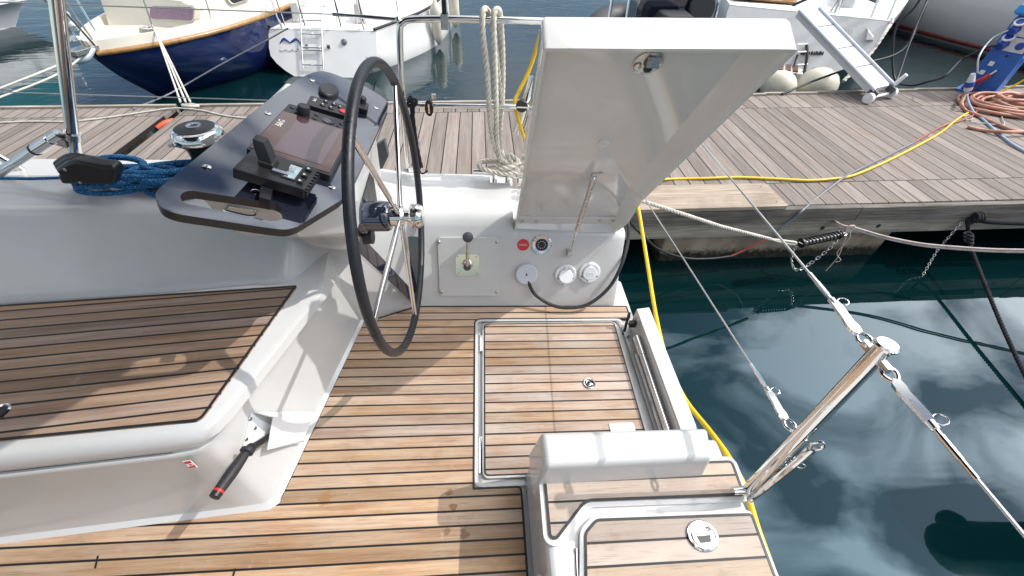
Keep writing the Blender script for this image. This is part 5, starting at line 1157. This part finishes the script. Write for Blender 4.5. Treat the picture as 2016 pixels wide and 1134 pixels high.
for k in (1, -1):
    side_window(F1, nv, 1.7, 2.1, .765, .80, .40, .57, 'window', 'gel_far', k); side_window(F1, nv, 3.0, 3.8, .845, .86, .40, .60, 'window', 'gel_far', k)
fwn = (-F1.d * .94 + V((0, 0, .32))).normalized(); fwp = F1(1.0, .0, .38)
def FW(x, y, h=0): d = rayw(x, y); return CAM + d * (fwn.dot(fwp + fwn * h - CAM) / fwn.dot(d))
MB().mat(0).prism(round_poly([FW(x, y, .02) for x, y in ((296, 12), (294, 36), (378, 40), (380, 14))], .05, 5), -fwn * .05).build('window', M['curtain'], nv)
MB().prism(round_poly([FW(x, y, .008) for x, y in ((292, 8), (290, 39), (382, 44), (384, 10))], .06, 5), -fwn * .10).build('window_rim', M['cream'], nv)
mb = MB().box(F1(2.9, 0, .665), (.55, .55, .05), Matrix.Rotation(-.285, 3, 'Z')); mb.build('hatch', M['window'], nv, bevel=.01)
# pulpit, stanchions, anchor, bow roller
def rail(F, pts, r, parent, name, mat='steel'): return MB().tube(cr([F(*p) for p in pts], 5), r, 8).build(name, M[mat], parent, ang=60)
rail(F1, [(1.25, .80, .74), (.7, .52, .76), (.15, .22, .77), (-.12, 0, .775), (.15, -.22, .77), (.7, -.52, .76), (1.25, -.80, .74)], .014, nv, 'pulpit')
for p0, p1 in (((.02, .08, .25), (-.1, .06, .77)), ((.02, -.08, .25), (-.1, -.06, .77)), ((.55, .42, .25), (.62, .48, .765)), ((.55, -.42, .25), (.62, -.48, .765)), ((1.2, .75, .26), (1.25, .80, .745)), ((1.2, -.75, .26), (1.25, -.80, .745))): MB().rod(F1(*p0), F1(*p1), .012, 8).build('pulpit_leg', M['steel'], nv)
for a, w in ((2.6, 1.0), (4.3, 1.02), (6.0, 1.0)):
    for s in (1, -1): MB().rod(F1(a, w * s, .28), F1(a, w * s, .90), .012, 8).build('stanchion', M['steel'], nv)
for s in (1, -1):
    for z in (.86, .58): MB().tube([F1(1.25, .80 * s, z - .12 if z > .8 else z), F1(2.6, 1.0 * s, z), F1(4.3, 1.02 * s, z), F1(6.0, 1.0 * s, z), F1(8.6, .85 * s, z)], .004, 6).build('lifeline', M['wire'], nv)
mb = MB().rod(F1(.1, 0, .30), F1(-.1, 0, 2.4), .010, 8); mb.build('forestay', M['wire'], nv)
MB().lathe([(.035, 0), (.05, .05), (.03, .09), (.05, .16), (.035, .2)], F1(-.02, .0, .42), (-.08, 0, 1), 14).build('furling_drum', M['anchor'], nv)
MB().box(F1(.0, 0, .235), (.18, .46, .05), Matrix.Rotation(-.285, 3, 'Z')).build('bow_roller', M['steel_b'], nv, bevel=.006)
an = thing('anchor', 'pale galvanised anchor hanging from the bow of the navy yacht', 'anchor', Wd(155, 100, 'y', 5.65))
mb = MB().tube(cr([Wd(x, y, 'y', yy) for x, y, yy in ((146, 72, 5.72), (130, 80, 5.62), (129, 94, 5.58), (139, 111, 5.55), (152, 119, 5.55), (170, 115, 5.58), (181, 100, 5.66), (184, 92, 5.72))], 6), lambda t: .020 + .022 * math.sin(math.pi * t), 8); mb.build('flukes', M['anchor'], an, ang=60)
mb = MB().rod(Wd(138, 76, 'y', 5.7), Wd(200, 78, 'y', 6.0), .035, 8); mb.build('shank', M['anchor'], an, bevel=.01)
bk_ = F1(.55, .34, .27)
mb = MB()
q = random.Random(4)
for i in range(5): mb.tube(cr([bk_ + V((.09 * math.cos(a) * q.uniform(.6, 1), .07 * math.sin(a) * q.uniform(.6, 1), .02 + .012 * i + .01 * math.sin(3 * a))) for a in (2 * math.pi * k / 8 for k in range(8))], 4, True), .011, 6, closed=True)
for dx in (-.05, 0, .045):
    mb.tube(cr([bk_ + V((.02, -.03, .02)), F1(.5, .50, .325), V((-2.98 + dx, 4.36, ZD + .06))], 6), .0095, 6)
mb.tube(cr([V((-3.03, 4.36, ZD + .03)), V((-2.95, 4.33, ZD + .03)), V((-2.88, 4.36, ZD + .02)), V((-2.95, 4.40, ZD + .02))], 4, True), .014, 6, closed=True)
solo('bow_lines', mb, M['rope_thin'], 'pair of white mooring lines from the navy bow down to the pontoon edge', 'rope', top=F1(.5, .5, .3), ang=60)
mb = MB()
for dz in (0, .09): mb.tube(cr([F1(-.05, -.02, .20), Wd(110, 130 + dz * 200, 'z', -.05), Wd(-40, 190 + dz * 180, 'z', -.12)], 6), .010, 6)
solo('bow_spring_lines', mb, M['rope_thin'], 'pair of white lines from the navy bow sagging over the water to the left edge', 'rope', top=F1(-.05, 0, .2), ang=60)
mb = MB().tube(cr([Wd(262, 214, 'z', ZD + .02), Wd(335, 184, 'y', 5.6), Wd(430, 130, 'y', 6.0), Wd(520, 82, 'y', 6.2), Wd(568, 55, 'y', 6.25)], 6), .009, 6)
solo('dark_stern_line', mb, M['cable_g'], 'dark mooring line slanting across the navy hull to the white sloop', 'rope', top=Wd(262, 214, 'z', ZD), ang=60)
# --- white sloop, stern towards us
F2 = Fr((-2.46, 7.36), (.10, .995), -.25)
sts = [(0, .84, .10, .76, -.54, .0), (.2, .93, .102, .92, -.92, 0), (.6, 1.10, .105, 1.12, -1.05, 0), (1.2, 1.34, .115, 1.36, -1.1, 0), (2.0, 1.48, .13, 1.5, -1.15, 0), (3.6, 1.52, .18, 1.4, -1.1, 0), (5.4, 1.32, .24, .9, -1.05, 0), (7.2, .75, .32, .40, -.9, 0), (8.6, .05, .40, .02, -.3, 0)]
H0_ = hull(F2, sts); RK2 = .72
# reverse transom: low points lie further aft
H0_[0] = [p - F2.d * ((-.15 - p.z) * RK2) for p in H0_[0]]
lp = smooth_loops(H0_, 5)
sl2 = thing('moored_sloop', 'white sloop moored stern-to with a folding ladder on its transom, beyond the pontoon', 'yacht', F2(3, 0, WATER), 'neighbouring sailing boats')
MB().loft(lp, True, True, closed=False).build('hull', M['gel_far'], sl2, ang=48)
deck_of(lp, .005).build('deck', M['nonslip'], sl2, ang=60)
for s in (1, -1): MB().tube(edge_line(lp, s, .03, -.03, F2), .022, 8).build('toe_rail', M['blk_m'], sl2, ang=60)
# cockpit well: coamings, companionway with mahogany washboards
for s in (1, -1): MB().loft([[F2(a, .60 * s, .12), F2(a, .56 * s, .38), F2(a, .44 * s, .40), F2(a, .40 * s, .12)] for a in (.35, 2.5)]).build('cockpit_coaming', M['gel_far'], sl2, bevel=.03)
cabin(F2, [(2.5, .80, .13, .52), (4.2, .86, .17, .48), (5.9, .62, .24, .30), (6.5, .42, .27, .05)], 0, M['gel_far'], sl2)
MB().box(F2(2.48, .0, .34), (.50, .05, .54), Matrix.Rotation(-.16, 3, 'Z')).build('washboard', M['mahog'], sl2, bevel=.01)
MB().box(F2(1.3, 0, .09), (.80, 2.0, .03), Matrix.Rotation(-.16, 3, 'Z')).build('cockpit_floor', M['nonslip'], sl2)
def tr(w, z, o=.008):
    z = .10 + (z - .10) * .77; return F2(-(.10 - z) * RK2 - o, w, z)
# stern ladder
for w in (-.30, .02): MB().tube(cr([tr(w, .42, .03) + F2.d * .14, tr(w, .44, .06), tr(w, .15, .06), tr(w, -.28, .06), tr(w, -.46, .055)], 5), .0125, 8).build('ladder_rail', M['steel'], sl2, ang=60)
for z in (.26, .06, -.14, -.18, -.40): MB().rod(tr(-.30, z, .06), tr(.02, z, .06), .011, 8).build('ladder_rung', M['steel'], sl2)
# emblem and outlet
ex, ey = F2.r, (tr(0, 1) - tr(0, 0)).normalized(); ez = ex.cross(ey)
def tp(w, z): return tr(w, z, .010)
mb = MB(); strokes = [[(-.66, -.10), (-.60, -.035), (-.555, -.055), (-.50, -.085), (-.455, -.06), (-.40, -.035), (-.33, -.115)]]
for stv in strokes: mb.tube(cr([tp(*p) for p in stv], 5), lambda t: .006 + .010 * math.sin(math.pi * ((t * 2) % 1)), 6)
mb.build('emblem', M['plugblue'], sl2, ang=60)
mb = MB(); P = [(-.68 + i * .021, -.215 + (.05 if i in (14,) else .028 if i in (5, 10) else .0) + .006 * math.sin(i * 2.3)) for i in range(17)]
mb.tube([tp(*p) for p in P], .0028, 5); mb.build('name_script', M['blk_m'], sl2, ang=60)
MB().lathe([(.045, 0), (.040, .02), (.025, .03)], tr(.34, -.06), -F2.d + V((0, 0, .4)), 16).build('exhaust_outlet', M['cable_g'], sl2)
for p in ((.10, -.13), (-.24, -.13)): MB().box(tr(*p, .02), (.05, .03, .05)).build('gudgeon', M['steel_b'], sl2, bevel=.008)
# rails, backstay, blocks
for s in (1, -1): rail(F2, [(2.0, 1.1 * s, .75), (1.0, .98 * s, .74), (.15, .70 * s, .72), (.05, .30 * s, .72)], .013, sl2, 'pushpit'); [MB().rod(F2(a, w * s, .12), F2(a, w * s, .73), .012, 8).build('pushpit_leg', M['steel'], sl2) for a, w in ((.12, .62), (1.0, .94), (.08, .28))]
MB().rod(F2(.08, .22, .12), F2(3.4, 0, 6.0), .006, 6).build('backstay', M['wire'], sl2)
MB().tube(cr([F2(.05, .56, .12), F2(-.1, .62, -.1), F2(-.5, .85, -.45)], 5), .009, 6).build('stern_rope', M['rope_blk'], sl2)
MB().rod(F2(3.4, 0, .6), F2(3.4, 0, 9), .06, 12).build('mast', M['steel_b'], sl2)
for w in (-.5, -.2, .12, .46): MB().tube(cr([F2(.3, w, .14), F2(.6, w * .8 + .1, .5), F2(1.4, w * .6, .9), F2(2.6, w * .3, 1.8)], 4), .007, 6).build('control_line', M['rope_thin'], sl2)
for w in (.60, -.68): MB().tube(cr([F2(.1, w, .50), F2(.02, w + .04, .2), F2(.1, w + .07, -.02), F2(.05, w + .02, .25)], 5), .012, 6).build('coiled_line', M['rope_thin'], sl2)
def fender(p, h, r, label, group, line=None):
    t = thing('fender', label, 'fender', p, group)
    MB().lathe([(.02, -h / 2 - .04), (.028, -h / 2 - .03), (r * .55, -h / 2 + .01), (r * .9, -h / 2 + .07), (r, -h / 2 + .14), (r, h / 2 - .14), (r * .9, h / 2 - .07), (r * .55, h / 2 - .01), (.028, h / 2 + .03), (.02, h / 2 + .05)], p, (0, 0, 1), 18).build('body', M['fender'], t, ang=60)
    MB().rod(V(p) + V((0, 0, h / 2 + .03)), line or V(p) + V((0, 0, h / 2 + .6)), .008, 6).build('lanyard', M['rope_thin'], t); return t
fender(F2(1.35, 1.52, -.06), .60, .10, 'nearer cream fender hanging on the white sloop with its red lanyard', 'fenders hanging on the white sloop', F2(1.35, 1.30, .60))
fender(F2(2.55, 1.66, -.06), .58, .10, 'farther cream fender on the white sloop at the edge of the open water', 'fenders hanging on the white sloop', F2(2.5, 1.4, .65))
# --- white yacht with gangway, stern towards us on the right
F3 = Fr((4.68, 6.70), (.5, .866)); ZT3, RK3 = .20, .72
sts = [(0, 1.04, .20, .62, -.72, 0), (.8, 1.25, .22, .85, -.9, 0), (2.2, 1.55, .28, 1.2, -1.0, 0), (4.5, 1.75, .36, 1.4, -1.1, 0), (7.5, 1.35, .5, 1.0, -1.0, 0), (10, .1, .65, .05, -.4, 0)]
H0_ = hull(F3, sts); H0_[0] = [p - F3.d * ((ZT3 - p.z) * RK3) for p in H0_[0]]
lp = smooth_loops(H0_, 5)
y3 = thing('moored_cruiser', 'white yacht with sloping transom and teak swim step, gangway leaning from it to the pontoon', 'yacht', F3(3, 0, WATER), 'neighbouring sailing boats')
MB().loft(lp, True, True, closed=False).build('hull', M['gel_far'], y3, ang=48)
deck_of(lp, .004).build('deck', M['nonslip'], y3, ang=60)
ts = lambda w, z, o=.01: F3(-(ZT3 - z) * RK3 - o, w, z)
R3 = Matrix((F3.r, F3.d, V((0, 0, 1)))).transposed()
t3u = (ts(0, 1) - ts(0, 0)).normalized(); t3n = F3.r.cross(t3u); t3n = t3n if t3n.dot(F3.d) < 0 else -t3n
def TS(x, y, o=.01):
    d = rayw(x, y); p0 = ts(0, 0, 0) + t3n * o; return CAM + d * (t3n.dot(p0 - CAM) / t3n.dot(d))
def tq(pxs, o): return [TS(x, y, o) for x, y in pxs]
sc3 = TS(1560, 158, 0); zs3 = max(-.62, sc3.z)
MB().box(F3(-(ZT3 + .40) * RK3 - .10, -.40, -.42), (1.25, .42, .07), R3).build('swim_step', M['gel_far'], y3, bevel=.012)
for k in range(12): MB().box(F3(-(ZT3 + .40) * RK3 - .10, -.92 + k * .095, -.378), (.062, .36, .014), R3).build('step_slat', M['mahog'], y3)
for pxs, nm, mt, o in ((((1617, 53), (1650, 55), (1653, 76), (1622, 77)), 'locker_frame', 'grp_grey', .010), (((1622, 57), (1646, 58), (1649, 72), (1627, 72)), 'locker_recess', 'window', .016), (((1652, 54), (1680, 56), (1672, 93), (1655, 88)), 'locker_frame', 'grp_grey', .010), (((1660, 57), (1675, 58), (1672, 68), (1661, 67)), 'locker_latch', 'steel_b', .018)):
    P = round_poly(tq(pxs, o), .02, 4); MB().prism(P, -t3n * .012).build(nm, M[mt], y3, bevel=.002)
MB().loft([tq(((1703, 80), (1720, 80), (1722, 72), (1706, 54)), 0), tq(((1705, 79), (1719, 79), (1720, 73), (1709, 58)), .06)]).build('vent_box', M['gel_far'], y3, bevel=.006)
MB().lathe([(.035, 0), (.03, .01)], TS(1602, 138, 0), t3n, 14).build('exhaust_outlet', M['grey_pad'], y3)
mb = MB()
for i, x in enumerate((1580, 1590, 1600, 1609, 1617)): mb.tube(cr([TS(x - 3, 108, .012), TS(x - 1, 101, .012), TS(x + 2, 108, .012), TS(x + 4, 102, .012)], 4), .009, 5)
mb.build('name_script', M['blk_m'], y3, ang=60)
mb = MB().tube(cr([TS(1588, 88, .03), TS(1589, 110, .05), TS(1585, 135, .05), TS(1583, 165, .10)], 5), .020, 8); mb.build('ladder_strap', M['blk_m'], y3)
mb = MB().tube(cr([TS(1570, 108, .03), TS(1563, 130, .05), TS(1556, 152, .06)], 5), .014, 8); mb.build('ladder_strap', M['blk_m'], y3)
for y in (88, 103, 128): MB().rod(TS(1570, y, .05), TS(1590, y - 1, .05), .012, 8).build('ladder_rung', M['steel'], y3)
for w, a in ((.35, 1.3), (.80, 1.4), (1.0, 1.5)): MB().rod(F3(.06, w, .20), F3(.5, w * .9, a), .014, 8).build('rail_tube', M['steel'], y3)
MB().tube(cr([F3(.1, .30, .22), F3(.12, .33, .40), F3(.2, .38, .40), F3(.2, .40, .22)], 4), .014, 8).build('handrail', M['steel'], y3)
MB().tube(cr([F3(.2, -.2, .24), F3(.3, .1, .38), F3(.5, .5, .40), F3(.7, .9, .30)], 4), .020, 8).build('dark_hose', M['cable'], y3)
MB().box(F3(.7, -.6, .26), (.9, .9, .02), R3).build('teak_deck', M['wood'], y3)
MB().box(F3(.9, -.25, .42), (.16, .30, .45), R3).build('cockpit_seat', M['wood'], y3, bevel=.02)
for s in (1,): MB().loft([[F3(a, .62 * s, .2), F3(a, .58 * s, .48), F3(a, .44 * s, .50), F3(a, .40 * s, .2)] for a in (.5, 3)]).build('cockpit_coaming', M['gel_far'], y3, bevel=.03)
MB().rod(TS(1757, 36, .02), TS(1754, 46, .02), .022, 10).build('corner_fitting', M['white'], y3)
for (x, y, r, sx), lb in (((1532, 172, .22, 1.0), 'round cream fender half shaded by the raised lid, at the white yacht\'s swim step'), ((1608, 168, .235, 1.15), 'large round cream fender at the white yacht\'s swim step beside the gangway')):
    p = Wd(x, y, 'z', -.46); t = thing('round_fender', lb, 'fender', p, 'round fenders at the swim step')
    MB().ball(p, r, 20, (sx, 1.0, .95)).build('body', M['fender'], t, ang=60)
    MB().rod(p + V((-r * .9, 0, .05)), TS(1584, 140, .1), .012, 6).build('lanyard', M['rope_blk'], t)
mb = MB().strand_rope(cr([TS(1752, 50, .03), Wd(1745, 60, 'y', 5.6), Wd(1710, 110, 'y', 5.3), Wd(1660, 160, 'y', 4.95)], 5), .022, .08); solo('white_stern_rope', mb, M['rope_thin'], 'thick white rope from the white yacht\'s transom corner down beside the gangway', 'rope', top=TS(1752, 50, .03), ang=70)
# gangway
ga_, gb_ = V((4.36, 4.45, ZD + .13)), V((4.85, 6.75, .52)); gdv = (gb_ - ga_).normalized(); gr = gdv.cross(V((0, 0, 1))).normalized(); gu = gr.cross(gdv)
ga_, gb_ = Wd(1738, 177, 'z', ZD + .11), Wd(1590, 22, 'z', .46); gdv = (gb_ - ga_).normalized(); gr = gdv.cross(V((0, 0, 1))).normalized(); gu = gr.cross(gdv)
gw = thing('gangway', 'white gangway plank on small wheels, sloping from the white yacht to the pontoon', 'gangway', ga_)
gl_ = (gb_ - ga_).length
def gp(a, w, h): return ga_ + gdv * a + gr * w + gu * h
MB().loft([[gp(a, -.165, -.05), gp(a, .165, -.05), gp(a, .165, .015), gp(a, -.165, .015)] for a in (.03, gl_)]).build('plank', M['gel_far'], gw, bevel=.006)
for s in (1, -1): MB().rod(gp(.0, .175 * s, .025), gp(gl_, .175 * s, .025), .017, 8).build('side_rail', M['lightgrey'], gw)
for a in (.35, gl_ * .5, gl_ * .78): MB().box(gp(a, 0, .017), (.33, .012, .004), Matrix((gr, gdv, gu)).transposed()).build('cross_joint', M['grey_pad'], gw)
MB().rod(gp(-.03, -.22, -.045), gp(-.03, .22, -.045), .014, 8).build('axle', M['white'], gw)
for s in (1, -1):
    MB().lathe([(.02, -.024), (.050, -.022), (.054, 0), (.050, .022), (.02, .024)], gp(-.03, .20 * s, -.045), gr, 18).build('wheel', M['white'], gw)
    MB().box(gp(.0, .15 * s, -.01), (.03, .10, .07), Matrix((gr, gdv, gu)).transposed()).build('wheel_bracket', M['grey_pad'], gw, bevel=.006)
mb = MB().tube(cr([gp(.02, .20, .03), Wd(1768, 150, 'y', 4.55), Wd(1800, 60, 'y', 4.9), Wd(1835, -20, 'y', 5.2)], 6), .010, 6); mb.mat(1).rod(gp(.02, .20, .02), gp(.02, .205, .14), .02, 8)
solo('gangway_line', mb, [M['cable'], M['white']], 'thin black line rising from the outer corner of the gangway', 'line', top=gp(0, .2, 0), ang=60)
mb = MB().tube(cr([gp(.1, .17, .01), Wd(1600, 160, 'y', 4.7), Wd(1690, 128, 'y', 4.9), Wd(1775, 100, 'y', 5.0), Wd(1815, 30, 'y', 5.2), Wd(1835, -40, 'y', 5.3)][1:], 6), .013, 6); mb.tube(cr([Wd(1600, 160, 'y', 4.7), Wd(1540, 185, 'z', ZD + .02)], 5), .013, 6)
solo('black_shore_line', mb, M['cable'], 'black cable looping from behind the pedestal over the gangway to the fenders', 'cable', top=Wd(1600, 160, 'y', 4.7), ang=60)
# --- large white hull at far right
F4 = Fr((9.6, 6.6), (-.30, .954))
sts = [(-5, 1.2, .95, 1.2, -.9, 0), (-2, 1.72, .92, 1.85, -1.3, 0), (1, 1.90, .95, 2.1, -1.4, 0), (4, 1.66, 1.0, 1.8, -1.3, 0), (7, .8, 1.1, .5, -1.0, 0), (8.4, .05, 1.2, .02, -.2, 0)]
F4.o += F4.r * 1.95
lp = smooth_loops(hull(F4, sts), 6)
y4 = thing('moored_yacht', 'big white yacht hull with dark red stripes filling the upper right corner', 'yacht', F4(1, 0, WATER), 'neighbouring sailing boats')
MB().loft(lp, True, True, closed=False).build('hull', M['gel_far'], y4, ang=60)
deck_of(lp, .01).build('deck', M['nonslip'], y4, ang=60)
def stripe(F, loops, frac_z, r, name, mat):
    P = []
    for l in loops:
        n = len(l) // 2 + 1; col = list(reversed(l))[:n]
        for a, b in zip(col, col[1:]):
            if (a.z - frac_z) * (b.z - frac_z) <= 0 and a.z != b.z: P.append(a.lerp(b, (a.z - frac_z) / (a.z - b.z)) - F.r * .004); break
    return MB().tube(P, r, 6).build(name, M[mat], y4, ang=60)
stripe(F4, lp, -.60, .035, 'boot_stripe', 'redline'); stripe(F4, lp, .52, .018, 'cove_stripe', 'redline')
for a, z in ((1.2, .28), (1.22, .20), (-.8, .62), (-1.1, .60)): MB().lathe([(.03, 0), (.026, .02)], F4(a, -1.95, z), -F4.r, 12).build('skin_fitting', M['blk_m'], y4)
# --- tender with black engine behind the lid
tp0 = Wd(1330, 20, 'z', .25)
td = thing('tender', 'dark inflatable tender with black console, partly hidden behind the raised lid', 'tender', V((tp0.x, tp0.y, WATER)))
def tdp(x, y, z): return V((tp0.x + x, tp0.y + y, z))
mb = MB().tube(cr([tdp(-.75, -.4, -.42), tdp(-.75, 1.2, -.42), tdp(-.5, 2.2, -.38), tdp(0, 2.6, -.34), tdp(.5, 2.2, -.38), tdp(.75, 1.2, -.42), tdp(.75, -.4, -.42)], 6), .22, 14); mb.build('inflatable_tube', M['blk_m'], td, ang=60)
MB().box(tdp(0, .8, -.5), (1.3, 2.6, .10)).build('floor', M['grey_pad'], td)
MB().loft([[tdp(x * k, y, z) for x, y in ((-.55, .02), (.55, .02), (.55, .45), (-.55, .45))] for z, k in ((-.45, .9), (.28, 1), (.42, .9))]).build('console', M['gloss'], td, bevel=.03)
MB().lathe([(.17, 0), (.19, .02), (.17, .04)], tdp(.35, -.03, .28), (0, -1, .2), 24).build('round_cover', M['blk_m'], td)
for x in (.12, .58, -.70, -.95): MB().rod(tdp(x, -.1, -.3), tdp(x + .12, .35, 1.1), .022, 10).build('frame_tube', M['steel'], td)
MB().loft([[tdp(x * k - .1, y, z) for x, y in ((-.2, -.5), (.2, -.5), (.24, -.1), (-.24, -.1))] for z, k in ((-.6, .5), (-.2, .6), (-.1, 1), (.20, 1), (.28, .8))]).build('outboard_engine', M['blk'], td, bevel=.03)
# --- small boat at the left edge
F5 = Fr((-10.1, 9.9), (-.95, .3)); F5.o = V((-9.55, 9.9, 0))
sts = [(0, .9, .25, .6, -.8, 0), (1.2, 1.05, .27, .8, -.9, 0), (3, 1.0, .35, .7, -.9, 0), (5, .1, .5, .05, -.3, 0)]
lp = smooth_loops(hull(F5, sts), 4)
bl5 = thing('moored_boat', 'small white boat with teal canvas cut off by the left edge', 'boat', F5(2, 0, WATER), 'neighbouring sailing boats')
MB().loft(lp, True, True, closed=False).build('hull', M['gel_far'], bl5, ang=50); deck_of(lp, .01).build('deck', M['nonslip'], bl5)
MB().loft([[F5(a, w, -.28 + h) for a, w in ((-.35, -.75), (.02, -.75), (.02, .75), (-.35, .75))] for h in (0, .07)]).build('swim_platform', M['gel_far'], bl5, bevel=.01)
MB().loft([[F5(a, w * k, .27 + h) for a, w in ((.5, -.8), (2.8, -.8), (2.8, .8), (.5, .8))] for h, k in ((0, 1), (.6, .85))]).build('cockpit_cover', M['teal'], bl5, bevel=.05)
rail(F5, [(.6, .95, .28), (.55, .95, .65), (.1, .85, .68), (.05, .8, .28)], .014, bl5, 'rail')

# --- added dark body, unseen beyond the right edge, shaped for its mirror image
nb = thing('added_tender_shape', 'unseen dark tender shape, added to be mirrored as a black shape in the still water at the lower right corner', 'tender', V((4.4, .62, .95)))
MB().tube(cr([(3.80, .66, 1.20), (4.05, .66, 1.19), (4.5, .62, 1.18), (5.0, .58, 1.18), (5.6, .55, 1.18)], 6), lambda t: .24 * min(1, (t * 9 + .02) ** .5) * (.8 + .2 * t), 14).build('hull', M['canvas'], nb, ang=60)
MB().ball((4.10, .86, 1.20), .11, 12).build('added_bump', M['canvas'], nb)
